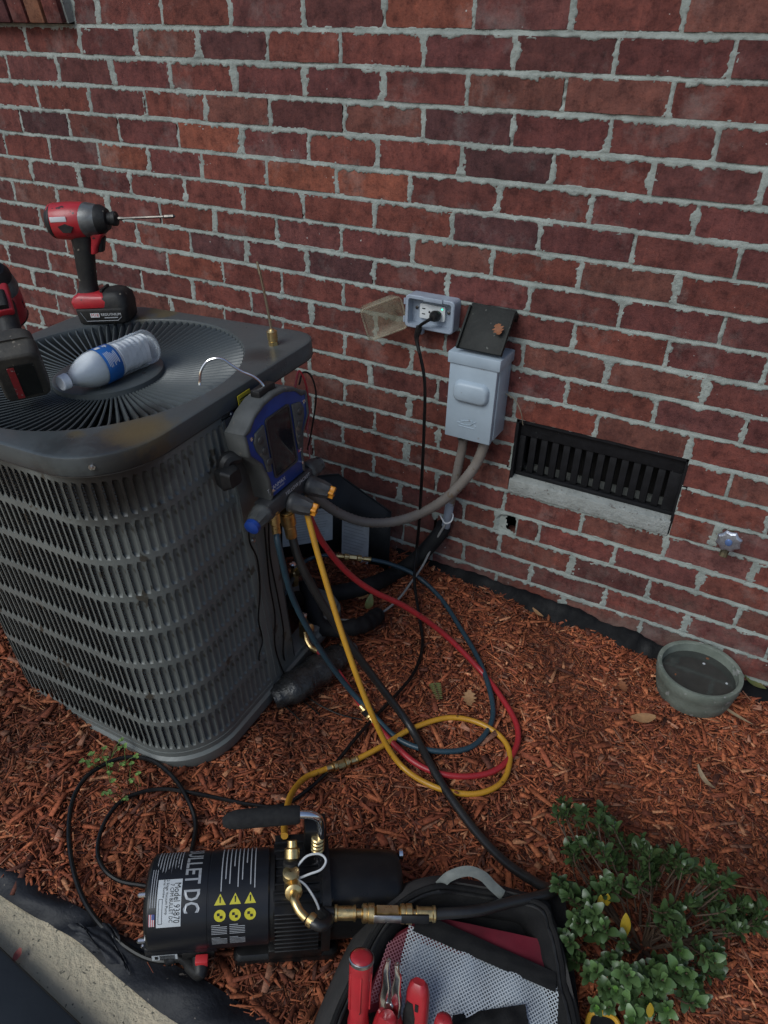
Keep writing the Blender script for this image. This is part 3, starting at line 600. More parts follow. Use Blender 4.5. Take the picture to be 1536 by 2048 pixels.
# black weathered plastic flap standing on the disconnect
M_['old_black'] = mat('weathered_black_plastic', (.009, .010, .009), .6, c2=(.022, .023, .021), scale=22, amount=.9, bump=.0012, bscale=90, speck=((.10, .10, .09), 60, .70), spec=.25)
bt = frame((-.2875, -.052, .778), (1, 0, 0), y=(0, .075, .092))
blk = thing('black_cover', 'weathered black plastic cover propped open above the grey disconnect box', 'cover', bt)
MB().box((0, 0, 0), (.110, .110, .010)).build('plate', M_['old_black'], blk, bevel=.002)
MB().box((0, .050, -.012), (.112, .018, .030)).build('hinge_side', M_['old_black'], blk, bevel=.002)
for s_ in (-1, 1): MB().box((s_*.0545, -.004, .007), (.005, .106, .012)).build('edge_lip', M_['old_black'], blk, bevel=.001)
def leaf_mesh(name, L, Wd, m, curl=.15, lobed=False, n=8, fold=.25):
    mb = MB(); rows = []
    for i in range(n+1):
        t = i/n; hw = Wd/2*(math.sin(PI*min(1, t**1.15))**.62) if 0 < i < n else .0006+.12*Wd*(i == n)
        if lobed and 0 < i < n: hw *= (1.25 if i % 2 else .62)
        z = curl*L*(t-.5)**2*2; rows.append([(-hw, t*L, z+hw*fold), (0, t*L, z), (hw, t*L, z+hw*fold)])
    mb.loft(rows, cap=False, closed=False); return mb.mesh(name, m, smooth=60)
M_['brown_leaf'] = mat('brown_dead_leaf', (.26, .095, .035), .7, c2=(.17, .06, .025), scale=90)
lf = link('dead_leaf', leaf_mesh('dead_leaf', .027, .024, M_['brown_leaf'], .3, True)); lf.matrix_world = bt @ Matrix.Translation((.040, -.012, .0155)) @ Matrix.Rotation(.5, 4, 'Z'); tag(lf, 'orange brown lobed leaf stuck on the black cover', 'leaf')

# conduits, line set and thin wires
M_['conduit'] = mat('grey_flexible_conduit', (.23, .21, .19), .6, c2=(.17, .14, .115), scale=14, amount=.9, bump=.0006, speck=((.16, .12, .08), 30, .62))
def ribbed(pts, r, n=12, step=.0075, amp=.05):
    P = spline(pts, 24); out = [P[0]]; acc = 0
    for a, b in zip(P, P[1:]):
        acc += (b-a).length
        if acc > step/2: out.append(b); acc = 0
    return MB().tube(out, [r*(1+amp*(1 if i % 2 else -1)) for i in range(len(out))], n)
whip = thing('flexible_conduit', 'thick grey brown conduit whip curving from the disconnect box to the condenser', 'conduit')
ribbed([(-.262, -.045, .53), W(968, 890, -.05), W(948, 935, -.055), W(905, 985, -.07), W(855, 1020, -.09), W(795, 1042, -.115), W(735, 1045, -.145), W(685, 1030, -.19), W(645, 1005, -.24), W(615, 980, -.29), W(590, 955, -.34), A(.20, .22, .5)], .0135).build('conduit_tube', M_['conduit'], whip, smooth=50)
c2 = thing('straight_conduit', 'grey conduit dropping from the disconnect box down the brick wall', 'conduit')
ribbed([(-.335, -.04, .53), W(926, 885, -.04), W(917, 930, -.035), W(908, 975, -.03), W(900, 1010, -.026)], .0118).build('conduit_tube', M_['conduit'], c2, smooth=50)
MB().tube(spline([W(901, 1000, -.027), W(897, 1025, -.026), W(892, 1050, -.02), W(886, 1066, .02)], 5), .0125, 12).build('pipe_end', M_['pvc_grey'], c2)
tw = MB().tube(spline([W(880, 1030, -.05), W(890, 1046, -.055), W(902, 1043, -.05), W(906, 1030, -.035), W(899, 1022, -.012)], 5), .002, 6).build('wire_tie', M_['recept'], c2)
M_['foam'] = mat('black_foam_insulation', (.006, .006, .007), .75, c2=(.013, .013, .013), scale=30, bump=.0012, bscale=60, spec=.25)
ls = thing('insulated_line', 'black foam insulated refrigerant line coming out of the brick wall', 'pipe')
MB().tube(spline([(-.383, .07, .185), (-.383, .02, .17), W(884, 1060, -.02), W(862, 1088, -.05), W(828, 1122, -.085), W(785, 1150, -.13), G(735, 1172, .05), G(680, 1185, .045), G(620, 1195, .05), A(.2, .16, .09)], 6), .022, 14).build('insulation', M_['foam'], ls, smooth=70)
ls2 = thing('wrapped_suction_line', 'thick black wrapped pipe lying beside the condenser corner', 'pipe')
P = spline([A(.23, .23, .12), G(640, 1250, .06), G(700, 1255, .06), G(735, 1245, .04), G(755, 1230, .02)], 6); MB().tube(P, [.021+.003*math.sin(i*2.1) for i in range(len(P))], 12).build('insulation', M_['foam'], ls2, smooth=70)
M_['tar'] = mat('glossy_black_wrap', (.012, .012, .012), .3, c2=(.03, .03, .03), scale=35, bump=.005, bscale=45, rvar=.15)
wr = thing('wrapped_bundle', 'wrinkled shiny black plastic wrapped bundle against the condenser base', 'bundle')
P = spline([G(545, 1395, .018), G(590, 1372, .03), G(640, 1338, .035), G(680, 1310, .03), G(697, 1296, .02)], 8); q = random.Random(4)
rr_ = [(.026+.016*math.sin(PI*min(1, i/len(P)+.15)))*q.uniform(.9, 1.1) for i in range(len(P))]; MB().tube(P, rr_, 14, flat=.8).build('wrap', M_['tar'], wr, smooth=60)
gw = thing('grey_wire', 'thin grey wire looping from the wall hole to the condenser', 'wire')
MB().tube(spline([(-.372, .02, .17), W(893, 1045, -.03), W(866, 1090, -.06), W(846, 1130, -.1), G(822, 1165, .03), G(795, 1200, .02), G(755, 1230, .015), G(710, 1240, .02), G(660, 1237, .04), G(625, 1228, .06)], 6), .0032, 8).build('cable', mat('grey_cable', (.22, .22, .21), .5), gw)
tl = thing('thin_wire', 'thin brown wire curling from the disconnect box to the vent corner', 'wire')
MB().tube(spline([(-.235, -.02, .62), W(1030, 800, -.02), W(1042, 825, -.02), W(1046, 850, -.006)], 6), .0012, 6).build('cable', mat('tan_wire', (.2, .17, .12), .6), tl)

# removed access panel with paper labels
M_['panel_dark'] = mat('dark_painted_sheet', (.020, .022, .023), .5, c2=(.013, .014, .015), scale=10, bump=.0003, spec=.25)
ap = thing('access_panel', 'bent dark metal access panel with two white paper labels standing by the wall', 'panel')
A0, A1, A2 = Vector((-.83, -.285, .03)), Vector((-.665, -.115, .03)), Vector((-.495, -.105, .03))
mb = MB(); prof_ = [(0, .33), (.5, .33), (.8, .315), (1, .29)]
def pa_(t): return lerp(A0, A1, t) if t <= 1 else lerp(A1, A2, t-1)
tt = [0, .5, 1, 1.25, 1.5, 1.75, 1.9, 2.0]; hh = [.275, .272, .266, .246, .226, .206, .194, .186]
for off in (0, 1):
    pass
pts = [pa_(t) for t in tt]; nv = []
for p, h_ in zip(pts, hh): nv += [tuple(p), tuple(p+Vector((-.012, .03, h_)))]
mb.add(nv, [(2*i, 2*i+2, 2*i+3, 2*i+1) for i in range(len(tt)-1)])
pm = mb.build('sheet', M_['panel_dark'], ap); pm.modifiers.new('thick', 'SOLIDIFY').thickness = .0022
MB().tube([(p[0], p[1], p[2]) for p in [pts[i]+Vector((-.012, .03, hh[i])) for i in range(len(tt))]], .003, 6).build('rolled_edge', M_['panel_dark'], ap)
def on_panel(t0, t1, z0, z1, name, parent, m, off=.005, skew=0):
    a, b = pa_(t0), pa_(t1); d = (b-a).normalized(); nrm = Vector((d.y, -d.x, .12))*off
    def fn(u, v):
        p = lerp(a, b, u); z = z0+(z1-z0)*v+skew*u; return tuple(p+Vector((-.012*z/.25, .03*z/.25, z))+nrm)
    return MB().grid(fn, 2, 2).build(name, m, parent)
q = random.Random(2)
for t0, t1, z0, z1 in ((.30, .93, .062, .168), (1.10, 1.62, .008, .142)):
    lb = on_panel(t0, t1, z0, z1, 'paper_label', ap, M_['white_paper'])
    mb = MB()
    for k in range(11):
        z = z1-.010-(z1-z0-.016)*k/11; a, b = pa_(lerp(t0, t1, .08)), pa_(lerp(t0, t1, q.uniform(.7, .93))); d = (b-a).normalized(); nrm = Vector((d.y, -d.x, .12))*.0060
        mb.add([tuple(p+Vector((-.012*zz_/.25, .03*zz_/.25, zz_))+nrm) for p, zz_ in ((a, z), (b, z), (b, z+.0022), (a, z+.0022))], [(0, 1, 2, 3)])
    mb.build('print_lines', M_['grey_print'], lb)

# black plastic sheeting tucked along the foot of the wall
M_['sheeting'] = mat('black_poly_sheeting', (.003, .0032, .004), .6, c2=(.007, .0072, .008), scale=12, bump=.002, bscale=40, rvar=.15, spec=.12)
sh_ = MB(); q = random.Random(9); xs_ = [-.52+i*.012 for i in range(int(1.45/.012))]; rings = []
for i, x in enumerate(xs_):
    top = .046-.055*max(0, x+.05)*1.35+.004*math.sin(i*.23+math.sin(i*.11)*3)+.002*math.sin(i*1.9) if x < .30 else gz(x)+.012+.006*math.sin(i*.6)
    top = max(top, gz(x)+.004); b = gz(x)-.01; bulge = .008+.004*math.sin(i*.17+2*math.sin(i*.07))+.002*math.sin(i*.9)
    rings.append([(x, -.004-.003*math.sin(i*.5), top), (x, -.010-bulge*.4, top-.004+.003*math.sin(i*2.3)), (x+.003*math.sin(i*1.1), -.014-bulge*.9, lerp(top, b, .45)), (x, -.020-bulge*1.3, lerp(top, b, .7)+.003*math.sin(i*1.7)), (x, -.022-bulge*1.9, b)])
o = sh_.loft(rings, cap=False, closed=False).build('plastic_sheeting', M_['sheeting'], None, smooth=70); tag(o, 'crumpled black plastic sheeting tucked along the foot of the brick wall', 'plastic sheet')

# outdoor faucet
M_['pot_brass'] = mat('tarnished_brass', (.16, .13, .07), .5, .6, c2=(.08, .07, .045), scale=60)
fp = W(1458, 1082, -.060)
fc = thing('faucet', 'small outdoor faucet with a round silver handle on the brick wall', 'faucet', Matrix.Translation(fp))
mb = MB(); n_ = 16; mb.loft([[((r_+(.003 if i % 2 else -.002))*math.cos(2*PI*i/n_), y, (r_+(.003 if i % 2 else -.002))*math.sin(2*PI*i/n_)) for i in range(n_)] for y, r_ in ((.006, .023), (-.002, .026), (-.007, .021))]); mb.build('handle', mat('worn_zinc', (.55, .59, .66), .35, .8, c2=(.33, .35, .40), scale=90, bump=.0006), fc, bevel=.001)
MB().lathe([(.008, 0), (.007, .004), (.0035, .005)], 12, zframe((0, -.007, 0), (0, -1, 0))).build('handle_screw', mat('blue_cap', (.12, .2, .42), .3, .4), fc)
MB().lathe([(.009, 0), (.009, .03), (.013, .034), (.013, .05), (.011, .075)], 12, zframe((0, .004, -.012), (0, 1, -.1))).build('valve_body', M_['pot_brass'], fc)
MB().tube(spline([(0, .036, -.008), (0, .022, -.022), (-.002, .012, -.050)], 5), .0095, 10).build('spout', M_['pot_brass'], fc)

# ================================================================== MANIFOLD AND HOSES
M_['mf_blue'] = mat('blue_plastic', (.012, .045, .24), .35, c2=(.01, .035, .18), scale=30)
M_['mf_grey'] = mat('grey_rubber_bumper', (.078, .082, .080), .6, c2=(.05, .053, .052), scale=25, bump=.0004, speck=((.14, .12, .10), 35, .66))
M_['mf_dark'] = mat('dark_grey_plastic', (.03, .031, .034), .5, c2=(.05, .05, .05), scale=40)
M_['screen'] = mat('dark_display_glass', (.012, .012, .015), .12, c2=(.02, .02, .025), scale=3)
M_['orange'] = mat('orange_plastic', (.62, .24, .02), .4)
# local axes: x along the face (towards the wall), y up, z out of the face
mfM = AC_M @ frame((.352, .050, .630), (0, 1, 0), y=(-.03, 0, 1))
mf = thing('gauge_manifold', 'blue and grey digital gauge manifold hanging on the condenser side', 'manifold', mfM)
def arch(grow):
    g = grow; return [(-.058-g, -.096-g), (.058+g, -.096-g), (.060+g, -.050), (.072+g, -.012), (.098+g, .018), (.100+g, .062+g*.5), (.086+g*.7, .068+g), (.062, .085+g), (.030, .097+g), (0, .100+g), (-.030, .097+g), (-.062, .085+g), (-.086-g*.7, .068+g), (-.100-g, .062+g*.5), (-.098-g, .018), (-.072-g, -.012), (-.060-g, -.050)]
MB().prism(arch(-.004), -.036, .008).build('case', M_['mf_blue'], mf, bevel=.003)
mb = MB(); o_, i_ = arch(.0), arch(-.009)
for side in ((10, 17, 1), (1, 8, 1)): pass
def bumper(ids):
    rings = [[(o_[k][0], o_[k][1], -.034), (o_[k][0], o_[k][1], .007), (lerp(o_[k][0], i_[k][0], .4), lerp(o_[k][1], i_[k][1], .4), .0105), (i_[k][0], i_[k][1], .0095), (i_[k][0], i_[k][1], -.034)] for k in ids]; return MB().loft(rings)
bumper([5, 6, 7, 8, 9, 10, 11, 12, 13]).build('top_bumper', M_['mf_grey'], mf, bevel=.002)
bumper([13, 14, 15, 16, 0]).build('side_bumper', M_['mf_grey'], mf, bevel=.002)
bumper([1, 2, 3, 4, 5]).build('side_bumper', M_['mf_grey'], mf, bevel=.002)
MB().prism([(x, y+.002) for x, y in rrect(.070, .118, .006)], .007, .0095).build('screen', M_['screen'], mf, bevel=.0008)
fr_ = MB(); a_, b_ = rrect(.076, .124, .008), rrect(.069, .117, .006); fr_.loft([[(x, y+.002, z) for x, y in r_] for r_, z in ((a_, .0075), (a_, .0105), (b_, .0105), (b_, .0085))], cap=False); fr_.build('screen_frame', M_['mf_dark'], mf)
for s_ in (-1, 1):
    pad = [(s_*x, y) for x, y in ((.044, .058), (.070, .052), (.078, .036), (.074, .018), (.060, -.006), (.056, -.034), (.044, -.038))]
    pb = MB().prism(pad if s_ > 0 else pad[::-1], .007, .013).build('keypad', M_['mf_grey'], mf, bevel=.002)
    for y, x in ((.036, .062), (.012, .056), (-.014, .050)): MB().lathe([(.0075, .0), (.0072, .003), (.004, .0042)], 14, Matrix.Translation((s_*x, y, .0125))).build('key', M_['mf_dark'], pb)
for x, y in ((-.080, .046), (.084, .046), (-.050, -.078), (.052, -.070), (.05, -.02)): MB().lathe([(.0042, 0), (.0040, .0018), (.0015, .0022)], 12, Matrix.Translation((x, y, .008))).build('screw', M_['chrome'], mf)
def print_text(s_, size, x, y, z, parent, m, name='lettering'):
    v, f = text_geo(s_, size); return MB().add([(p[0]+x, p[1]+y, z) for p in v], f).build(name, m, parent, smooth=0)
print_text('TITANMAX', .0115, -.036, -.073, .0086, mf, M_['white_print']); print_text('DIGITAL MANIFOLD', .0052, -.036, -.081, .0086, mf, M_['white_print'])
fl = MB().box((.052, -.040, .0084), (.014, .010, .0008)).build('flag_sticker', mat('flag_red', (.42, .08, .09), .5), mf)
mb = MB()
for k in range(3): mb.box((.0535, -.0438+.0034*k, .0089), (.011, .0013, .0004))
mb.build('flag_stripe', M_['white_print'], fl); MB().box((.0482, -.0378, .0090), (.006, .0052, .0006)).build('flag_canton', mat('flag_blue', (.03, .05, .2), .5), fl)
# valve block with knobs
vb = MB().box((0, -.112, -.004), (.150, .034, .036)).build('valve_block', M_['mf_dark'], mf, bevel=.004)
print_text('YELLOW JACKET', .0110, .020, -.1010, .0146, vb, M_['white_print'])
def knob(c, axis, tipm, name='valve_knob', L=.048, tiplen=.010, star=True):
    Mk = zframe(c, axis); k = MB(); n_ = 18
    k.loft([[((r_+(.0014 if i % 2 else -.0006)*e)*math.cos(2*PI*i/n_), (r_+(.0014 if i % 2 else -.0006)*e)*math.sin(2*PI*i/n_), z) for i in range(n_)] for z, r_, e in ((0, .018, 0), (.003, .0205, 0), (.010, .0205, .4), (.012, .019, 1), (L*.7, .017, 1), (L, .0135, 1))], Mk)
    ko = k.build(name, M_['mf_grey'] if not star else M_['mf_dark'], mf, smooth=50)
    if star: MB().loft([[((.011+(.0022 if i % 4 < 2 else -.0012))*math.cos(2*PI*i/20), (.011+(.0022 if i % 4 < 2 else -.0012))*math.sin(2*PI*i/20), z) for i in range(20)] for z in (L-.001, L+tiplen)], Mk).build('knob_tip', tipm, ko, bevel=.0008); MB().lathe([(.0045, L+tiplen), (.004, L+tiplen+.0008)], 12, Mk).build('knob_mark', M_['mf_dark'], ko)
    else: MB().lathe([(.0135, L-.001), (.0155, L+.002), (.0145, L+tiplen), (.006, L+tiplen+.003)], 18, Mk).build('knob_tip', tipm, ko)
knob((-.072, -.112, -.002), (-1, -.12, .12), M_['mf_blue'], star=False, L=.040)
knob((.074, -.108, -.004), (1, -.05, .1), M_['mf_dark'], star=False, L=.040, tiplen=.004)
knob((-.010, -.124, .010), (.25, -.30, 1), M_['orange']); knob((.054, -.122, .010), (.25, -.30, 1), M_['orange'])
# wire hook over the lid
hk = [AP(520, 782, 0, .33), AP(505, 776, 0, .325), AP(488, 770, 0, .318)]; inv = mfM.inverted() @ AC_M
hp = [Vector(v) for v in [(.34, .052, .722), (.336, .050, .742), (.322, .046, .7565), (.303, .040, .765), (.288, .034, .776), (.272, .026, .790), (.253, .014, .789), (.240, .004, .772), (.237, -.002, .752), (.238, -.004, .7465)]]
MB().tube(spline([inv @ v for v in hp], 5), .0026, 8).build('hanging_hook', M_['chrome'], mf)
MB().box((0, .100, -.014), (.05, .02, .022)).build('hook_mount', M_['black_plastic'], mf, bevel=.004)
mb = MB().tube(spline([(-.090, .01, -.022), (-.112, .012, -.030), (-.118, -.006, -.034)], 5), .014, 10); mb.build('clip', M_['black_rubber'], mf)
MB().loft([[(x-.125, y-.012, z) for x, y in rrect(w_, h_, .006)] for z, w_, h_ in ((-.038, .03, .032), (-.02, .042, .04), (-.004, .03, .028))]).build('clip_head', M_['black_rubber'], mf)

# hoses; each is a thing with brass ends
def hose_mat(name, c, c2): return mat(name, c, .38, c2=c2, scale=18, amount=.8, bump=.0003, bscale=200, speck=(tuple(x*.45 for x in c2), 45, .68))
HM = {'blue': hose_mat('blue_hose', (.024, .055, .075), (.016, .036, .050)), 'yellow': hose_mat('yellow_hose', (.52, .27, .022), (.40, .19, .02)), 'red': hose_mat('red_hose', (.36, .022, .028), (.26, .018, .022)), 'black': hose_mat('black_hose', (.009, .009, .010), (.02, .019, .018))}
def fitting(parent, p, d, r, L=.03, knurl=True, name='brass_fitting'):
    Mk = zframe(p, d); mb = MB()
    mb.lathe([(r*.85, 0), (r*1.12, .001), (r*1.12, L*.42), (r*.95, L*.44), (r*.95, L*.50)], 16, Mk)
    if knurl:
        n_ = 20; mb.loft([[((r*1.38+(.0005 if i % 2 else 0))*math.cos(2*PI*i/n_), (r*1.38+(.0005 if i % 2 else 0))*math.sin(2*PI*i/n_), z) for i in range(n_)] for z in (L*.5, L*.92)], Mk); mb.lathe([(r*.9, L*.92), (r*1.2, L*.94), (r*1.2, L*.99), (r*.7, L)], 16, Mk)
    return mb.build(name, M_['brass'], parent)
def hose(name, label, pts, r, m, n=12, ends=((), ())):
    t = thing(name, label, 'hose'); P = spline(pts, 7); MB().tube(P, r, n).build('tube', m, t, smooth=60); return t, P
mfp = lambda x, y, z: mfM @ Vector((x, y, z))
def ground_pts(L, dz): return [G(a, b, dz) for a, b in L]
# blue
pb = A(*AP(553, 1062, 0, .362)); db = depth_of(pb); pe = G(742, 1425, .012)
t, P = hose('blue_hose', 'dark blue refrigerant hose looping back to the condenser valve', [pb]+hang([(558, 1095), (585, 1195), (632, 1285), (690, 1368)], db+.005, depth_of(pe)-.01)+[pe]+ground_pts([(800, 1480), (870, 1502), (940, 1495), (980, 1452), (984, 1400), (960, 1325), (920, 1255), (880, 1195)], .010)+[G(830, 1150, .03), G(780, 1128, .055), G(742, 1119, .07)], .0064, HM['blue'])
fitting(t, P[0]+Vector((0, 0, -.006)), A(*AP(546, 1012, 0, .362))-P[0], .0078, .052)
t2, P2 = hose('blue_hose_end', 'short dark blue hose end beyond the brass coupling by the access panel', [G(672, 1112, .08), G(640, 1112, .085), G(605, 1128, .08), A(.22, .15, .13)], .0052, HM['blue'])
a, b = P[-1], P2[0]; cp = thing('brass_coupling', 'brass coupling joining the dark blue hose in front of the access panel', 'coupling'); d = (b-a); L_ = d.length
def coupling(parent, a, d, r):
    L_ = d.length; Mk = zframe(a, d); MB().lathe([(r, 0), (r*1.30, L_*.01), (r*1.30, L_*.03), (r*1.12, L_*.04), (r*1.12, L_*.19), (r*1.26, L_*.195), (r*1.26, L_*.21), (r*.72, L_*.22), (r*.72, L_*.27)], 16, Mk).build('ferrule', M_['brass'], parent)
    for z0, z1 in ((.27, .40), (.64, .77)):
        n_ = 24; k = MB(); k.loft([[((r*e+(.0006 if i % 2 else 0))*math.cos(2*PI*i/n_), (r*e+(.0006 if i % 2 else 0))*math.sin(2*PI*i/n_), L_*z) for i in range(n_)] for z, e in ((z0, 1.15), (z0+.012, 1.45), (z0+.045, 1.45), (z0+.05, 1.3), (z0+.06, 1.3), (z0+.065, 1.5), (z1-.012, 1.5), (z1, 1.2))], Mk); k.build('knurled_nut', M_['brass'], parent, smooth=40)
    MB().lathe([(r*.9, L_*.40), (r*1.34, L_*.415), (r*1.34, L_*.625), (r*.9, L_*.64)], 6, Mk).build('hex_body', M_['brass'], parent, smooth=20)
    MB().lathe([(r*.72, L_*.77), (r*.72, L_*.80), (r*1.26, L_*.805), (r*1.26, L_*.82), (r*1.12, L_*.825), (r*1.12, L_*.96), (r*1.3, L_*.97), (r*1.3, L_*.99), (r, L_)], 16, Mk).build('ferrule', M_['brass'], parent)
coupling(cp, a, d, .0062)
# yellow
py0 = A(*AP(611, 1012, 0, .392)); ye = G(795, 1523, .012)
t, P = hose('yellow_hose', 'yellow refrigerant hose running from the manifold in a loop to the pump', [py0]+hang([(620, 1050), (642, 1130), (690, 1285), (742, 1425)], depth_of(py0)+.01, depth_of(ye)-.03)+[ye]+ground_pts([(865, 1572), (945, 1588), (1003, 1565), (1020, 1512), (1000, 1472), (950, 1443), (892, 1436), (822, 1458), (765, 1492), (714, 1519)], .012), .0062, HM['yellow'])
fitting(t, P[0]+Vector((0, 0, -.012)), P[0]-P[5], .0066, .03)
t2, P2 = hose('yellow_hose_end', 'short yellow hose between the brass coupling and the pump inlet', [G(652, 1538, .014), G(610, 1556, .03), G(582, 1590, .07), G(570, 1640, .13), G(569, 1672, .16)], .0062, HM['yellow'])
cp = thing('brass_coupling', 'brass coupling joining the yellow hose on the mulch', 'coupling'); coupling(cp, P[-1], P2[0]-P[-1], .0072)
# red
pr0 = A(*AP(611, 1004, 0, .375)); re_ = G(960, 1340, .012)
t, P = hose('red_hose', 'red refrigerant hose sweeping in a wide loop over the mulch', [pr0]+hang([(622, 1040), (650, 1092), (695, 1145), (745, 1182), (815, 1216), (890, 1270)], depth_of(pr0)+.01, depth_of(re_)-.02)+[re_]+ground_pts([(1003, 1395), (1034, 1452), (1030, 1500), (992, 1540), (935, 1553), (875, 1546), (825, 1522), (778, 1478), (748, 1445)], .010), .0068, HM['red'])
t2, P2 = hose('red_hose_end', 'short dull red hose end running to the brass valve at the condenser corner', [G(722, 1412, .02), G(690, 1362, .025), G(660, 1322, .05), G(632, 1301, .07)], .0055, HM['red'])
cp = thing('brass_coupling', 'brass coupling with black lever joining the red hose on the mulch', 'coupling'); coupling(cp, P[-1], P2[0]-P[-1], .0065); MB().box((0, 0, .012), (.012, .03, .006), frame(P[-1]*.5+P2[0]*.5, P2[0]-P[-1], (0, 0, 1))).build('lever', M_['black_plastic'], cp)
# black
pk = A(*AP(583, 1068, 0, .366)); ke = G(818, 1450, .02)
t, P = hose('black_hose', 'thick black vacuum hose from the manifold around behind the tool bag', [pk]+hang([(600, 1125), (640, 1200), (700, 1290), (760, 1372)], depth_of(pk)+.02, depth_of(ke)-.02)+[ke]+[G(866, 1538, .016), G(905, 1600, .016), G(955, 1667, .02), G(1012, 1725, .04), G(1070, 1764, .075), G(1103, 1781, .105), G(1085, 1791, .125), G(1020, 1805, .14), G(950, 1822, .15), G(872, 1828, .15)], .0088, HM['black'], 14)
fitting(t, P[0]+Vector((0, 0, -.006)), A(*AP(570, 1006, 0, .366))-P[0], .0105, .066)
kv = P[-1]
# thin probe wires down the condenser side
for i, L in enumerate(([(497, 1045), (500, 1085), (515, 1120), (520, 1180), (517, 1240), (525, 1280), (518, 1315), (528, 1350), (555, 1395), (600, 1440)], [(527, 1030), (533, 1100), (540, 1170), (550, 1230), (550, 1290), (565, 1340), (590, 1385), (640, 1430)], [(537, 1030), (540, 1110), (555, 1190), (567, 1260), (567, 1310), (580, 1345), (610, 1390), (670, 1425), (725, 1440)])):
    w_ = thing('probe_wire', ['thin black wire hanging from the blue knob down the louvres', 'thin black wire hanging straight down the service panel', 'thin black wire reaching from the service panel to the red hose coupling'][i], 'wire')
    pts = [A(.3035, *AP(x, y, 0, .3035)[1:]) for x, y in L if y < 1345]+[G(x, y, .006) for x, y in L if y >= 1345]; MB().tube(spline(pts, 5), .0019, 6).build('cable', M_['black_cord'], w_)
# wire bundle behind the manifold
for i, (L, m_, lab) in enumerate((([(598, 770), (606, 745), (622, 752), (632, 790), (625, 850), (615, 900)], M_['black_cord'], 'black looped wire behind the manifold under the lid corner'), ([(590, 775), (598, 742), (612, 770), (618, 820), (612, 860)], HM['red'], 'red wire coming down from under the lid corner'), ([(604, 800), (614, 830), (616, 870), (620, 920)], mat('pink_wire', (.4, .12, .12), .5), 'pale red wire beside the blue manifold edge'))):
    w_ = thing('control_wire', lab, 'wire'); MB().tube(spline([U(x, y, 1.74) for x, y in L], 6), (.0022, .0045, .0016)[i] if i != 1 else .0028, 6).build('cable', m_, w_)
# brass service valves at the open corner
def valve(px_, py_, dz, label, ax=(.75, -.2, .2)):
    p = G(px_, py_, dz); v = thing('service_valve', label, 'valve', Matrix.Translation(p)); d = Vector(ax).normalized()
    MB().lathe([(.012, -.03), (.012, .012), (.009, .014), (.009, .026)], 6, zframe((0, 0, 0), (0, 0, 1))).build('valve_body', M_['brass'], v, smooth=20)
    MB().lathe([(.009, 0), (.009, .012), (.012, .013), (.012, .026), (.008, .028)], 14, zframe((0, 0, 0), d)).build('port', M_['brass'], v); MB().lathe([(.0085, .026), (.010, .028), (.010, .036), (.005, .038)], 8, zframe((0, 0, 0), (0, 0, 1))).build('cap', M_['chrome'], v, smooth=20); return v
valve(607, 1252, .10, 'brass service valve with chrome cap at the condenser corner'); valve(588, 1150, .12, 'smaller dark brass valve higher in the condenser corner', (.5, .3, .6))
v = thing('valve_stem', 'thin brass stem with elbow below the service valve', 'valve stem'); MB().tube(spline([G(610, 1265, .09), G(613, 1280, .08), G(622, 1295, .07), G(636, 1303, .07)], 5), .0068, 10).build('elbow', M_['brass'], v)
v = thing('brass_flare', 'small brass flare cap on the mulch beside the wrapped bundle', 'fitting'); fitting(v, G(676, 1312, .015), (.3, .3, 1), .007, .04)

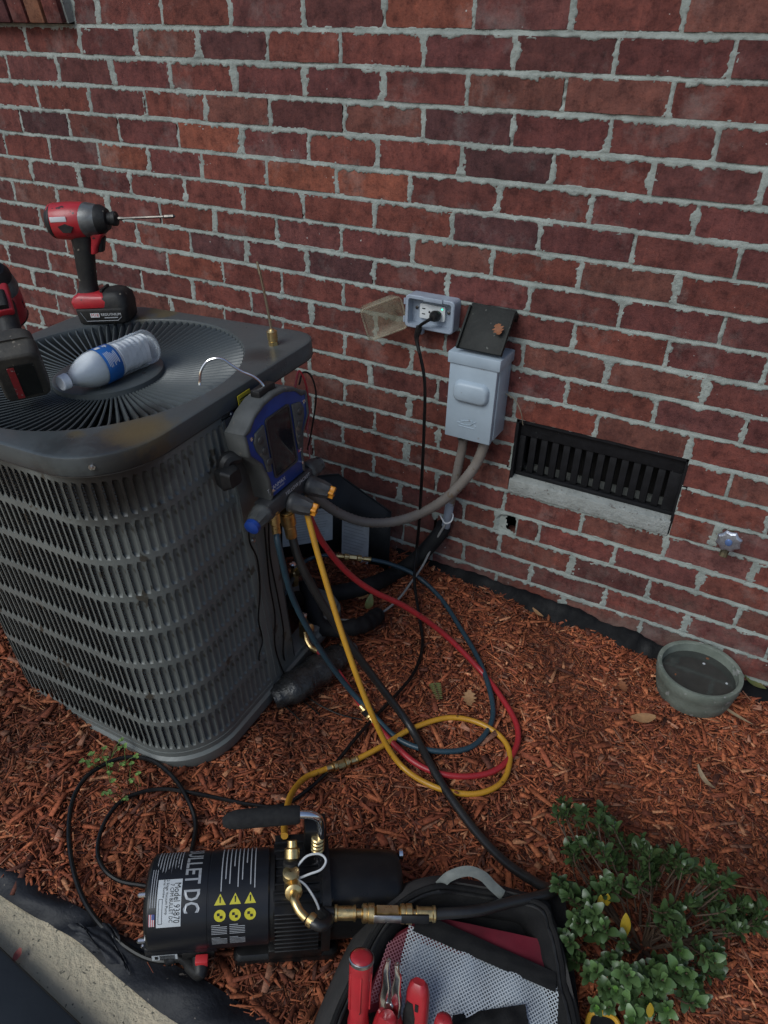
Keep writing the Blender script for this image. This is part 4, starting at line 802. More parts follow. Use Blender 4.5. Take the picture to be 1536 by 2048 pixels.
# ================================================================== TOOLS AND BOTTLE ON THE LID
M_['tool_red'] = mat('red_tool_plastic', (.44, .024, .032), .32, c2=(.33, .02, .026), scale=30, bump=.0003, bscale=120, speck=((.05, .02, .02), 55, .66))
M_['tool_black'] = mat('black_tool_rubber', (.010, .010, .011), .55, c2=(.024, .023, .021), scale=40, bump=.0006, speck=((.17, .15, .12), 60, .69), spec=.35)
M_['tool_grey'] = mat('grey_gear_case', (.17, .18, .18), .4, .5, c2=(.10, .10, .10), scale=50, bump=.0004)
M_['old_battery'] = mat('dirty_black_battery', (.020, .019, .018), .65, c2=(.065, .058, .046), scale=28, amount=.8, bump=.0012, bscale=90, speck=((.16, .14, .11), 70, .66))
def xring(x, pts): return [(x, p[0], p[1]) for p in pts]
def driver(root, worn):
    """x forward (bit), z up, base of the battery at z = 0"""
    bat = M_['old_battery'] if worn else M_['tool_black']
    bt_ = MB().loft([[(px_+.008, py_, z) for px_, py_ in rrect(w_, d_, .014, 4)] for z, w_, d_ in ((0, .104, .066), (.004, .112, .074), (.030, .116, .078), (.036, .114, .076))]).build('battery', bat, root, bevel=.0015)
    MB().loft([[(px_+.036, py_, z) for px_, py_ in rrect(w_, d_, .018, 4)] for z, w_, d_ in ((.034, .066, .074), (.056, .062, .070), (.066, .046, .056), (.069, .034, .046))]).build('battery_top', bat, root, smooth=50)
    MB().loft([[(px_-.012, py_, z) for px_, py_ in rrect(w_, d_, .010, 4)] for z, w_, d_ in ((.037, .082, .072), (.050, .086, .072), (.060, .076, .064), (.066, .056, .050))]).build('foot', M_['tool_red'], root, bevel=.0015)
    for k in range(3): MB().box((.014+.014*k, 0, .0695-.004*k), (.006, .044, .006)).build('vent_rib', M_['tool_black'], root, bevel=.001)
    hd = MB().loft([[(cx+px_, py_, z) for px_, py_ in rrect(w_, d_, min(w_, d_)*.45, 5)] for z, cx, w_, d_ in ((.062, -.024, .050, .044), (.070, -.022, .042, .038), (.085, -.018, .038, .035), (.115, -.014, .040, .036), (.145, -.009, .043, .037), (.170, -.005, .046, .038), (.185, -.004, .050, .040))]).build('grip', M_['tool_black'], root, smooth=60)
    MB().loft([[(cx+px_, py_, z) for px_, py_ in rrect(w_, d_, .006, 3)] for z, cx, w_, d_ in ((.146, .017, .014, .034), (.160, .022, .016, .035), (.176, .030, .022, .036), (.186, .034, .030, .038))]).build('trigger_guard', M_['tool_red'], root, bevel=.001)
    MB().loft([[(cx+px_, py_, z) for px_, py_ in rrect(w_, d_, .006, 4)] for z, cx, w_, d_ in ((.148, .028, .014, .020), (.160, .030, .018, .022), (.176, .036, .018, .022))]).build('trigger', M_['tool_black'], root, smooth=50)
    zc = .212
    MB().loft([xring(x, [(a*ry, zc+b*rz+oz) for a, b in [(math.cos(t), math.sin(t)) for t in [2*PI*i/28 for i in range(28)]]]) for x, ry, rz, oz in ((-.062, .024, .028, 0), (-.058, .031, .034, 0), (-.050, .034, .036, 0), (-.02, .035, .038, -.001), (.008, .034, .036, 0), (.014, .032, .034, 0))]).build('motor_housing', M_['tool_red'], root, smooth=60)
    MB().loft([xring(x, [(r*math.cos(2*PI*i/28), zc+r*math.sin(2*PI*i/28)) for i in range(28)]) for x, r in ((-.066, .020), (-.064, .027), (-.058, .0325), (-.052, .0355), (-.050, .0345))]).build('rear_cap', M_['tool_black'], root, smooth=60)
    MB().loft([xring(x, [(r*math.cos(2*PI*i/28), zc+r*math.sin(2*PI*i/28)) for i in range(28)]) for x, r in ((.010, .0335), (.018, .0345), (.034, .031), (.042, .0285))]).build('gear_case', M_['tool_grey'], root, smooth=50)
    MB().loft([xring(x, [(r*math.cos(2*PI*i/28), zc+r*math.sin(2*PI*i/28)) for i in range(28)]) for x, r in ((.040, .0295), (.048, .0285), (.060, .021), (.062, .013), (.068, .0125), (.070, .0145), (.078, .0145), (.080, .012))]).build('nose', M_['tool_black'], root, smooth=40)
    for s_ in (-1, 1):
        MB().prism([(x, z) for x, z in ((-.034, .006), (-.018, .011), (-.002, .004), (-.010, -.007), (-.026, -.006))], 0, .003, Matrix.Translation((0, s_*.033, zc-.010)) @ Matrix.Rotation(PI/2, 4, 'X')).build('side_vent', M_['tool_black'], root)
    return bt_
def bit(root, L, r=.0032):
    b = MB().loft([xring(x, [(rr*math.cos(2*PI*i/6), .212+rr*math.sin(2*PI*i/6)) for i in range(6)]) for x, rr in ((.078, r*1.2), (.09, r*1.2), (.094, r*.85), (.078+L*.8, r*.85), (.078+L*.82, r*1.25), (.078+L*.97, r*1.2), (.078+L, r*.5))]).build('bit', M_['dark_steel'], root, smooth=20)
base = A(-.210, .200, .7435)
up_n = AC_M.to_3x3() @ Vector((0, 0, 1))
d1 = thing('impact_driver', 'red and black cordless impact driver standing upright on the condenser lid', 'power tool', frame(base, AC_M.to_3x3() @ Vector((.90, .44, -.0)), up_n))
b1 = driver(d1, False); bit(d1, .125)
def on_side(parent, s_, size, x, z, y, m, yoff=0):
    v, f = text_geo(s_, size); return MB().add([(p[0]+x, y, p[1]+z) for p in v], f).build('lettering', m, parent, smooth=0)
MB().box((-.005, -.0393, .0225), (.020, .0008, .009)).build('badge', M_['white_print'], b1); on_side(b1, 'M18', .0095, -.005, .0225, -.0400, mat('red_print', (.4, .02, .02), .5))
on_side(b1, 'REDLITHIUM', .0080, .031, .0235, -.0396, M_['white_print']); MB().box((.030, -.0394, .0165), (.030, .0006, .0022)).build('badge_stripe', M_['grey_print'], b1)
MB().tube([(-.036, -.0395, .030), (-.026, -.0395, .010), (.044, -.0395, .010), (.054, -.0395, .018)], .0006, 5).build('outline', M_['grey_print'], b1)
MB().box((-.030, -.0345, .222), (.034, .0012, .010)).build('side_glare', M_['white_print'], d1, bevel=.0004)  # white strip: reflective glare on the motor housing, put in as colour
# the second one lies on the back of its head, battery towards the viewer
bc = AP(46, 757, 2, .792); hc = AP(30, 655, 2, .80); dv = Vector((hc.x-bc.x, hc.y-bc.y, 0)).normalized()
upl = dv                                                          # from battery to head
Ml = frame((bc.x, bc.y, .7435), (0, 0, 1), z=upl); Ml = Ml @ Matrix.Rotation(.50, 4, 'Y')
d2 = thing('worn_driver', 'dirty red and black cordless driver lying with its battery towards the viewer', 'power tool', AC_M @ Ml @ Matrix.Translation((.046, 0, .012)))
b2 = driver(d2, True); bit(d2, .10, .004)
lb = MB().box((.004, .004, -.0008), (.078, .040, .0012)).build('spec_label', M_['old_black'], b2); MB().box((.002, -.012, -.0018), (.078, .011, .0010)).build('red_stripe', mat('worn_red_label', (.38, .03, .035), .5, c2=(.25, .03, .03), scale=80, speck=((.4, .35, .33), 120, .6)), b2)

# brass core tool with a thin needle
fp_ = A(.242, .214, .743)
nd = thing('core_tool', 'small knurled brass fitting with a thin upright needle on the lid corner', 'fitting', zframe(fp_, up_n) @ Matrix.Scale(1.18, 4))
MB().lathe([(.0085, 0), (.0085, .007)], 6).build('hex_base', M_['brass'], nd, smooth=20); MB().lathe([(.007, .007), (.007, .009), (.0088, .010), (.0088, .024), (.0065, .0255), (.004, .028)], 22).build('knurled_body', M_['brass'], nd)
MB().tube([(0, 0, .026), (-.003, 0, .075), (-.007, 0, .118), (-.0075, 0, .1185), (-.010, 0, .138)], [.0022, .0022, .0022, .0030, .0016], 8).build('needle', mat('grey_needle', (.42, .36, .26), .35, .9), nd)

# water bottle
def bottle_shell():
    m = bpy.data.materials.new('thin_clear_bottle'); m.use_nodes = True; n = m.node_tree.nodes; l = m.node_tree.links; b = n['Principled BSDF']
    b.inputs['Base Color'].default_value = (.75, .82, .88, 1); b.inputs['Roughness'].default_value = .08; tr = n.new('ShaderNodeBsdfTransparent'); fr = n.new('ShaderNodeFresnel'); fr.inputs[0].default_value = 1.45; mr = n.new('ShaderNodeMapRange'); mr.inputs[3].default_value = .05; mr.inputs[4].default_value = .9; l.new(fr.outputs[0], mr.inputs[0])
    mx = n.new('ShaderNodeMixShader'); l.new(mr.outputs[0], mx.inputs[0]); l.new(tr.outputs[0], mx.inputs[1]); l.new(b.outputs[0], mx.inputs[2]); l.new(mx.outputs[0], n['Material Output'].inputs[0])
    tn = n.new('ShaderNodeTexNoise'); tn.inputs['Scale'].default_value = 60; bp = n.new('ShaderNodeBump'); bp.inputs['Distance'].default_value = .002; l.new(tn.outputs[0], bp.inputs['Height']); l.new(bp.outputs[0], b.inputs['Normal']); return m
M_['bottle'] = bottle_shell()
M_['ice'] = mat('cloudy_ice', (.95, .95, .94), .3, c2=(.82, .85, .87), scale=22, amount=.8, bump=.001, bscale=60)
M_['ice'].node_tree.nodes['Principled BSDF'].inputs['Transmission Weight'].default_value = .10; M_['ice'].node_tree.nodes['Principled BSDF'].inputs['IOR'].default_value = 1.31
ca, ce = A(.029, -.128, .766), A(.050, .076, .766)
bo = thing('water_bottle', 'clear plastic bottle of frozen water with a blue label lying on the fan guard', 'bottle', zframe(ca, ce-ca, up_n))
R_ = .0335; prof_ = [(.0128, .013), (.0128, .020), (.0155, .026), (.022, .036), (.0285, .050), (.0325, .064), (R_, .076), (R_, .112)]
z = .112
for k in range(7): prof_ += [(R_-.0005, z+.003), (R_-.0026, z+.0055), (R_-.0005-.001*math.sin(k), z+.009)]; z += .0105
prof_ += [(R_, z+.004), (R_, z+.010), (R_-.003, z+.016), (R_-.010, z+.019), (.006, z+.015)]
MB().lathe(prof_, 40).build('bottle_shell', M_['bottle'], bo, smooth=60)
ip = [(max(r-.0016, .002), z_) for r, z_ in prof_ if z_ < .112]; ip = [(.010, .0215)]+ip[2:]+[(R_-.0018, .118)]
MB().lathe(ip, 40).build('ice_shoulder', M_['ice'], bo, smooth=60)
rings = []
for k in range(14):
    t_ = k/13; z_ = .118+.070*t_; rings.append([((R_-.004)*math.cos(a)*(.96+.03*math.sin(3*a+k)), (R_-.004)*math.sin(a)*(.96+.03*math.cos(2*a+k)) if math.sin(a) < .55 else (R_-.004)*.55*(.97+.03*math.sin(5*a+k)), z_) for a in [2*PI*i/24 for i in range(24)]])
MB().loft(rings, Matrix.Rotation(PI/2*0, 4, 'Z')).build('ice_block', M_['ice'], bo, smooth=60)
lab = MB().lathe([(R_+.0004, .078), (R_+.0007, .0785), (R_+.0007, .1105), (R_+.0004, .111)], 48, cap=False).build('label', mat('blue_label', (.010, .10, .34), .4), bo, smooth=60)
def cyl_put(items, R, parent, m, name):                          # small marks on the label: (z, angle, dz, dangle)
    mb = MB()
    for z_, a, dz, da in items:
        n_ = max(1, int(da/.12)); mb.grid(lambda u, v: (R*math.cos(a+da*(u-.5)), R*math.sin(a+da*(u-.5)), z_+dz*(v-.5)), n_, 1)
    return mb.build(name, m, parent, smooth=60)
q = random.Random(5); aC = math.radians(38)
cyl_put([(.084+.0030*k, aC+.30+q.uniform(-.08, .08), .0011, q.uniform(.5, .9)) for k in range(8)], R_+.0011, lab, M_['white_print'], 'print_lines')
cyl_put([(.086, aC-.62, .010, .22)], R_+.0011, lab, M_['white_print'], 'barcode'); cyl_put([(.098, aC-.60, .0016, .22), (.101, aC-.56, .0016, .3), (.104, aC-.62, .0016, .18)], R_+.0011, lab, M_['white_print'], 'print_mark')
MB().lathe([(.0, -.002), (.0125, -.002), (.0138, -.0005), (.0138, .010), (.0142, .0105), (.0142, .0125), (.012, .013)], 30).build('cap', mat('white_cap', (.66, .70, .74), .4), bo, smooth=40)

# ================================================================== VACUUM PUMP
M_['pump_black'] = mat('black_pump_paint', (.006, .006, .0065), .36, c2=(.012, .0115, .0115), scale=25, bump=.0003, rvar=.1, spec=.35)
M_['pump_label'] = mat('black_label_film', (.008, .009, .012), .34, c2=(.012, .013, .017), scale=10, spec=.35)
M_['silver_ink'] = mat('silver_ink', (.36, .37, .38), .35, .3)
M_['label_yellow'] = mat('warning_yellow', (.50, .44, .02), .5)
pa0, pb0 = G(290, 1800, .10), G(795, 1765, .10); ax = Vector((pb0.x-pa0.x, pb0.y-pa0.y, pb0.z-pa0.z)); PL = ax.length
pM = frame(Vector((pa0.x, pa0.y, pa0.z-.10)), ax, (0, 0, 1))
pump = thing('vacuum_pump', 'black vacuum pump with a carry handle standing on the mulch', 'pump', pM)
PH, PR = .092, .073
def pc(x, phi, r): return (x, -r*math.sin(phi), PH+r*math.cos(phi))
def xl(prof, n=48): return MB().loft([[pc(x, 2*PI*i/n, r) for i in range(n)] for x, r in prof])
xl([(.0, .050), (.002, .060), (.006, .068), (.012, .0715), (.024, .0715)]).build('end_cap', M_['pump_black'], pump)
for f in (.35, 1.55, 2.2): p = pc(.004, f, .062); MB().lathe([(.004, 0), (.004, .010), (.002, .012)], 8, zframe(p, (-1, 0, 0))).build('screw', M_['chrome'], pump)
lab = xl([(.010, .0725), (.012, PR), (.100, PR), (.1005, PR-.0006), (.1025, PR-.0006), (.103, PR), (.196, PR), (.198, .0715)]).build('motor_sleeve', M_['pump_label'], pump)
xl([(.196, .066), (.198, .070), (.206, .070), (.208, .062)]).build('motor_ring', M_['pump_black'], pump)
# finned casing
fb = MB()
fb.loft([[(x, y, z+PH+.002) for y, z in rrect(w_, h_, .022, 4)] for x, w_, h_ in ((.204, .124, .120), (.282, .124, .120))]).build('fin_case', M_['pump_black'], pump)
fin = MB().loft([[(x, y, z) for y, z in rrect(w_, .0042, .001, 1)] for x, w_ in ((.206, .140), (.277, .140))]).mesh('fin', M_['pump_black'], bevel=.0005)
for k in range(10): link('fin', fin, pump, Matrix.Translation((0, 0, PH-.052+.0120*k)))
fin2 = MB().box((.2415, 0, 0), (.071, .0042, .138)).mesh('top_fin', M_['pump_black'], bevel=.0005)
for k in range(8): link('top_fin', fin2, pump, Matrix.Translation((0, -.052+.0148*k, PH-.004)))
# oil reservoir, tapering to the right
MB().loft([[(x, y, z+PH-.010+dz) for y, z in rrect(w_, h_, .052 if x > .2962 else .03, 9)] for x, w_, h_, dz in ((.282, .142, .146, .004), (.296, .142, .146, .004), (.2965, .128, .134, .0), (.36, .124, .130, -.002), (PL-.012, .120, .124, -.004), (PL-.004, .116, .120, -.004), (PL, .108, .112, -.004))]).build('oil_reservoir', M_['pump_black'], pump, smooth=40)
MB().lathe([(.009, 0), (.009, .006), (.006, .008)], 14, zframe((PL, .036, PH+.034), (1, 0, 0))).build('filler_cap', M_['chrome'], pump)
MB().lathe([(.010, 0), (.010, .004), (.007, .006)], 16, zframe((PL, -.012, PH-.02), (1, 0, 0))).build('sight_glass', M_['screen'], pump)
# back tower with exhaust, brass springy fitting
MB().box((.272, .040, PH+.085), (.036, .036, .090)).build('exhaust_tower', M_['pump_black'], pump, bevel=.004)
for k in range(4): MB().lathe([(.009, 0), (.011, .002), (.011, .005), (.009, .007)], 14, Matrix.Translation((.276, .020, PH+.085+.0095*k))).build('exhaust_ring', M_['brass'], pump)
# handle
hy, hz = .020, .272
hp = [(.278, hy, PH+.055), (.280, hy, .20), (.280, hy, .235), (.277, hy, .256), (.268, hy, .268), (.254, hy, .2725), (.23, hy, .273), (.15, hy, .270)]
MB().tube(spline(hp, 6), .0068, 14).build('handle_rod', M_['chrome'], pump, smooth=60)
gp = [(.246, hy, .2728), (.242, hy, .2728), (.21, hy, .272), (.18, hy, .271), (.148, hy, .269), (.135, hy, .267), (.127, hy, .265)]
MB().tube(gp, [.0125, .0145, .0150, .0152, .0148, .0125, .0075], 16).build('handle_grip', mat('black_foam_grip', (.014, .014, .015), .9, c2=(.022, .022, .022), scale=120, bump=.0005, spec=.2), pump, smooth=60)
MB().tube([(.268, hy, .15), (.284, hy-.004, .152), (.280, hy, .165)], .004, 8).build('handle_clip', M_['chrome'], pump)
# feet and power box
for y in (-.050, .06): MB().loft([[(px_+.225, py_+y, z) for px_, py_ in rrect(w_, d_, .012, 4)] for z, w_, d_ in ((-.004, .175, .030), (.012, .175, .030), (.020, .165, .020))]).build('foot_rail', M_['pump_black'], pump, bevel=.002)
MB().box((.24, 0, .020), (.09, .13, .03)).build('saddle', M_['pump_black'], pump, bevel=.003)
pbx = MB().loft([[(px_+.058, py_-.010, z) for px_, py_ in rrect(w_, d_, .008, 3)] for z, w_, d_ in ((.026, .112, .084), (.034, .118, .098), (.076, .118, .118))]).build('power_box', M_['pump_black'], pump, bevel=.002)
MB().box((.058, -.0672, .066), (.112, .003, .016)).build('power_box_band', M_['pump_label'], pbx, bevel=.0006)
MB().box((.030, -.0625, .041), (.040, .002, .014)).build('serial_sticker', M_['white_paper'], pbx)
mb = MB()
for k in range(5): mb.box((.034, -.0638, .0357+.0026*k), (.024, .0006, .0011))
mb.box((.017, -.0638, .041), (.005, .0006, .008)); mb.build('serial_print', M_['black_plastic'], pbx)
MB().box((.083, -.0625, .041), (.052, .004, .016)).build('socket_plate', M_['black_plastic'], pbx, bevel=.001)
# printed label, wrapped on the motor
def wrap_text(s_, size, x, phi, m, r=PR+.0005, parent=lab, squeeze=1.0):   # reads from the back over the top to the front
    v, f = text_geo(s_, size, .018 if s_ == 'BULLET DC' else 0); vv = [pc(x+p[1], phi+p[0]*squeeze/r, r) for p in v]
    return MB().add(vv, f).build('lettering', m, parent, smooth=0)
def wrap_rect(x0, x1, f0, f1, m, r, name, parent=lab):
    n_ = max(2, int((f1-f0)/.08)); return MB().grid(lambda u, v: pc(x0+(x1-x0)*u, f0+(f1-f0)*v, r), 1, n_).build(name, m, parent)
D_ = math.radians
wrap_text('BULLET DC', .0345, .0755, D_(-2), M_['silver_ink'], squeeze=.70)
wl = wrap_rect(.024, .061, D_(6), D_(60), M_['white_paper'], PR+.0005, 'model_label')
wrap_text('Model 93870', .0138, .0540, D_(33), M_['black_plastic'], PR+.0010, wl, .80); wrap_text('7 CFM BULLET DC', .0080, .0455, D_(33), M_['black_plastic'], PR+.0010, wl, .86); wrap_text('2 Stage Vacuum Pump', .0056, .0385, D_(26), M_['black_plastic'], PR+.0010, wl); wrap_text('Serial Number', .0050, .0335, D_(16), M_['black_plastic'], PR+.0010, wl)
mb = MB(); x0, x1, f0, f1 = .0265, .0325, D_(28), D_(56)
for a, b, c, d in ((x0, x0+.0006, f0, f1), (x1-.0006, x1, f0, f1), (x0, x1, f0, f0+.008), (x0, x1, f1-.008, f1)): mb.grid(lambda u, v: pc(a+(b-a)*u, c+(d-c)*v, PR+.0010), 1, 5)
mb.build('serial_frame', M_['black_plastic'], wl)
fl = wrap_rect(.0125, .0215, D_(44), D_(58), mat('flag_red_ink', (.42, .09, .10), .5), PR+.0006, 'flag'); wrap_rect(.0170, .0215, D_(44), D_(50), mat('flag_blue_ink', (.05, .07, .22), .5), PR+.0010, 'flag_canton', fl)
mb = MB()
for k in range(3): mb.grid(lambda u, v: pc(.0135+.0030*k+.0012*u, D_(44)+(D_(14))*v, PR+.0009), 1, 3)
mb.build('flag_stripe', M_['white_print'], fl)
q = random.Random(8); mb = MB()                                       # small print, too fine to read
for k in range(9): f0 = D_(-46); mb.grid(lambda u, v: pc(.0185+.0046*k+.0014*u, f0+D_(q.uniform(30, 46))*v, PR+.0006), 1, 8)
for k in range(3): mb.grid(lambda u, v: pc(.0135+.0035*k+.0010*u, D_(-8)+D_(45)*v, PR+.0006), 1, 8)
for k in range(9): mb.grid(lambda u, v: pc(.121+.0066*k+.0016*u, D_(-46)+D_((70, 56, 62, 40, 66, 58, 36, 64, 68)[k])*v, PR+.0006), 1, 12)
for bx_, bf in ((.108, 62), (.108, 80), (.136, 62), (.136, 80)):
    for k in range(6): mb.grid(lambda u, v: pc(bx_+.024*(1 if k else .55)*u, D_(bf+k*2.4)+D_(.9)*v, PR+.0006), 2, 1)
mb.build('small_print', M_['grey_print'], lab)
for k in range(3):
    x = .121+.0235*k; f = D_(33); s_ = .0105; t_ = MB().add([pc(x-s_*.86, f+s_*.72/PR, PR+.0006), pc(x+s_*.86, f+s_*.72/PR, PR+.0006), pc(x, f-s_*.80/PR, PR+.0008)], [(0, 1, 2)]).build('warning_triangle', M_['label_yellow'], lab, smooth=0)
    MB().add([pc(x-.0011, f-.004/PR, PR+.0011), pc(x+.0011, f-.004/PR, PR+.0011), pc(x+.0007, f+.0045/PR, PR+.0010), pc(x-.0007, f+.0045/PR, PR+.0010)], [(0, 1, 2, 3)]).build('triangle_mark', M_['black_plastic'], t_, smooth=0)
    f = D_(51); c_ = MB().add([pc(x+.0090*math.cos(2*PI*i/22), f+.0090*math.sin(2*PI*i/22)/PR, PR+.0008) for i in range(22)], [tuple(range(22))]).build('warning_disc', M_['label_yellow'], lab, smooth=0)
    for dx, df in ((-.0025, -.002), (.002, .002)): MB().add([pc(x+dx+a, f+(df+b)/PR, PR+.0012) for a, b in ((-.002, -.002), (.002, -.002), (.002, .002), (-.002, .002))], [(0, 1, 2, 3)]).build('disc_mark', M_['black_plastic'], c_, smooth=0)
# inlet tee, caps, white cap straps
ti = Vector((.232, -.028, PH+.070))
def L2(p): return pM @ Vector(p)
MB().lathe([(.010, -.03), (.010, .018), (.013, .020), (.013, .034), (.009, .036)], 16, Matrix.Translation(ti)).build('inlet_tee', M_['brass'], pump)
MB().lathe([(.011, 0), (.0125, .002), (.0125, .014), (.009, .016)], 16, zframe(ti+Vector((0, .012, .022)), (0, .5, .9))).build('port_cap', M_['black_plastic'], pump)
MB().lathe([(.009, 0), (.012, .004), (.012, .018), (.008, .020), (.008, .03)], 16, zframe(ti+Vector((.002, .022, .030)), (0, .75, .65))).build('upper_port', M_['brass'], pump)
MB().lathe([(.009, 0), (.0135, .003), (.0135, .020), (.010, .022)], 18, zframe(ti+Vector((.003, -.010, .012)), (.05, -.86, .5))).build('front_port', M_['brass'], pump)
M_['strap'] = mat('white_nylon', (.55, .56, .56), .4)
MB().tube(spline([ti+Vector(v) for v in ((.010, .012, .030), (.026, .022, .040), (.046, .024, .040), (.056, .016, .034), (.048, .004, .030), (.030, 0, .026), (.012, -.002, .020), (0, -.004, .024), (-.010, .004, .026))], 5), .0019, 6, flat=1.0).build('cap_strap', M_['strap'], pump)
MB().tube(spline([ti+Vector(v) for v in ((.008, -.004, .022), (.024, -.014, .016), (.040, -.034, .002), (.046, -.050, -.014), (.040, -.060, -.028))], 5), .0019, 6).build('cap_strap', M_['strap'], pump)
# black hose from the pump to the ball valve
e0 = ti+Vector((.004, -.028, .022)); P1 = pM.inverted() @ G(668, 1826, .148)
hz_ = thing('pump_hose', 'short black hose with brass elbow between the pump and the ball valve', 'hose')
MB().tube(spline([L2(e0), L2(e0+Vector((.001, -.016, .008))), L2(e0+Vector((.008, -.030, .004))), L2(e0+Vector((.018, -.040, .0)))], 6), .0068, 12).build('elbow', M_['brass'], hz_); fitting(hz_, L2(e0+Vector((.030, -.046, -.002))), L2(e0+Vector((.008, -.030, .004)))-L2(e0+Vector((.030, -.046, -.002))), .0098, .022, False)
bpnts = [L2(e0+Vector((.022, -.043, 0))), L2(e0+Vector((.040, -.052, -.002))), lerp(L2(e0+Vector((.06, -.055, -.004))), G(640, 1820, .148), .4), G(640, 1822, .148), G(668, 1826, .148), G(676, 1827, .148)]
MB().tube(spline(bpnts, 6), .0088, 14).build('tube', HM['black'], hz_, smooth=60)
bv = thing('ball_valve', 'brass ball valve with steel lever joining two thick black hoses', 'valve'); va, vb_ = G(668, 1826, .148), kv; coupling(bv, va, vb_-va, .0098)
vm = frame(va*.5+vb_*.5, vb_-va, (-.2, -.8, .4)); MB().box((.006, 0, .016), (.05, .012, .0035), vm).build('lever', M_['steel'], bv, bevel=.001); MB().box((.046, 0, .015), (.045, .013, .006), vm).build('lever_grip', M_['black_rubber'], bv, bevel=.0015)
# detachable mains lead of the pump
lead = thing('pump_lead', 'black mains lead looping from the pump socket over the mulch', 'cord')
sp0 = L2((.086, -.066, .040)); q = [sp0, L2((.086, -.086, .030)), G(362, 1914, .02), G(330, 1923, .014), G(290, 1915, .01), G(245, 1888, .01), G(200, 1848, .012), G(168, 1800, .01), G(148, 1745, .009), G(138, 1680, .009), G(141, 1620, .009), G(157, 1575, .009), G(190, 1540, .01), G(245, 1516, .012), G(300, 1520, .01), G(345, 1553, .012), G(376, 1600, .016), G(391, 1645, .009), G(386, 1690, .009), G(372, 1740, .02)]
MB().tube(spline(q[2:], 7), .0046, 8).build('cable', M_['black_cord'], lead)
MB().tube(spline(q[:4], 6), [.013]*6+[.012]*4+[.0085, .0095]*4+[.006], 12).build('connector', M_['black_plastic'], lead)
o = MB().box((.090, -.0760, .046), (.020, .014, .016), pM).build('red_tag', mat('red_tag', (.5, .03, .035), .45), lead, bevel=.002)

# ================================================================== BAG, SHRUB, BOWL AND SMALL THINGS
M_['bag_grey'] = mat('grey_bag_fabric', (.045, .042, .041), .85, c2=(.03, .029, .028), scale=20, bump=.0006, bscale=500, spec=.2)
M_['bag_black'] = mat('black_bag_fabric', (.006, .006, .0065), .8, c2=(.012, .0115, .0115), scale=30, bump=.0008, bscale=400, spec=.2)
M_['bag_red'] = mat('dark_red_lining', (.13, .010, .020), .75, c2=(.08, .008, .014), scale=10, bump=.0012, bscale=40, spec=.2)
M_['webbing'] = mat('grey_green_webbing', (.17, .18, .165), .8, c2=(.12, .13, .12), scale=60, bump=.0006, bscale=500)
bt3 = [G(760, 1835, .13), G(1095, 1815, .13), G(920, 2140, .055)]
bx_ = (bt3[1]-bt3[0]).normalized(); bn = bx_.cross(bt3[2]-bt3[0]).normalized()
if bn.z < 0: bn = -bn
bM = frame(bt3[0], bx_, z=bn); bI = bM.inverted()
def BP(px_, py_, h=0):                                           # point of the bag's rim plane (h above it), in the bag's axes
    c = bI @ CAM; d = bI.to_3x3() @ ray(px_, py_); return c+d*((h-c.z)/d.z)
bag = thing('tool_bag', 'open black and red tool bag with a white mesh pocket', 'bag', bM)
rim = [(640, 2150), (668, 2050), (700, 1975), (738, 1895), (778, 1832), (832, 1790), (890, 1776), (960, 1784), (1030, 1797), (1078, 1812), (1100, 1850), (1118, 1910), (1135, 1985), (1147, 2060), (1150, 2150)]
RP_ = spline([BP(*p) for p in rim], 4); nR = len(RP_); cen = BP(900, 2050)
def grow(p, g, z): d = Vector((p.x-cen.x, p.y-cen.y, 0)); d = d*(1+g/d.length); return (cen.x+d.x, cen.y+d.y, z)
wav = [math.sin(i*.9)*.004+math.sin(i*.37)*.008+math.sin(i*1.7)*.002 for i in range(nR)]
MB().loft([[grow(p, .000, -.002+wav[i]) for i, p in enumerate(RP_)], [grow(p, .010, -.004) for p in RP_], [grow(p, .022, -.03+wav[i]) for i, p in enumerate(RP_)], [grow(p, .028, -.07) for p in RP_], [grow(p, .018, -.14) for p in RP_]], cap=False, closed=False).build('outer_shell', M_['bag_grey'], bag, smooth=70)
MB().loft([[grow(p, .002, .000+wav[i]) for i, p in enumerate(RP_)], [grow(p, -.012, -.004+wav[i]*.5) for i, p in enumerate(RP_)], [grow(p, -.026, -.020) for p in RP_], [grow(p, -.032, -.06) for p in RP_]], cap=False, closed=False).build('inner_wall', M_['bag_black'], bag, smooth=70)
MB().tube([grow(p, .002, .001+wav[i]) for i, p in enumerate(RP_)], .0048, 8).build('rim_piping', M_['bag_black'], bag)
zp = [grow(p, -.006, .0005+wav[i]) for i, p in enumerate(RP_)]; MB().tube(zp, [.0022+.0009*(i % 2) for i in range(nR)], 6).build('zipper', M_['black_rubber'], bag)
def panel(pix, h, m, name, bulge=0, n=10, ripple=0.0):          # quad of photo corners, laid in the bag
    c = [BP(*p, h) for p in pix]
    def fn(u, v):
        p = lerp(lerp(c[0], c[1], u), lerp(c[3], c[2], u), v); s_ = math.sin(PI*u)*math.sin(PI*v); return (p.x, p.y, p.z+bulge*s_+ripple*math.sin(u*19+v*5)*math.sin(v*7+1))
    return MB().grid(fn, n*2, n).build(name, m, bag, smooth=70)
panel([(742, 1790), (1130, 1790), (1180, 2200), (600, 2200)], -.055, M_['bag_black'], 'inner_floor', n=4)
panel([(846, 1828), (1080, 1878), (1106, 1960), (815, 1880)], -.018, M_['bag_red'], 'lining', .004, ripple=.0015)
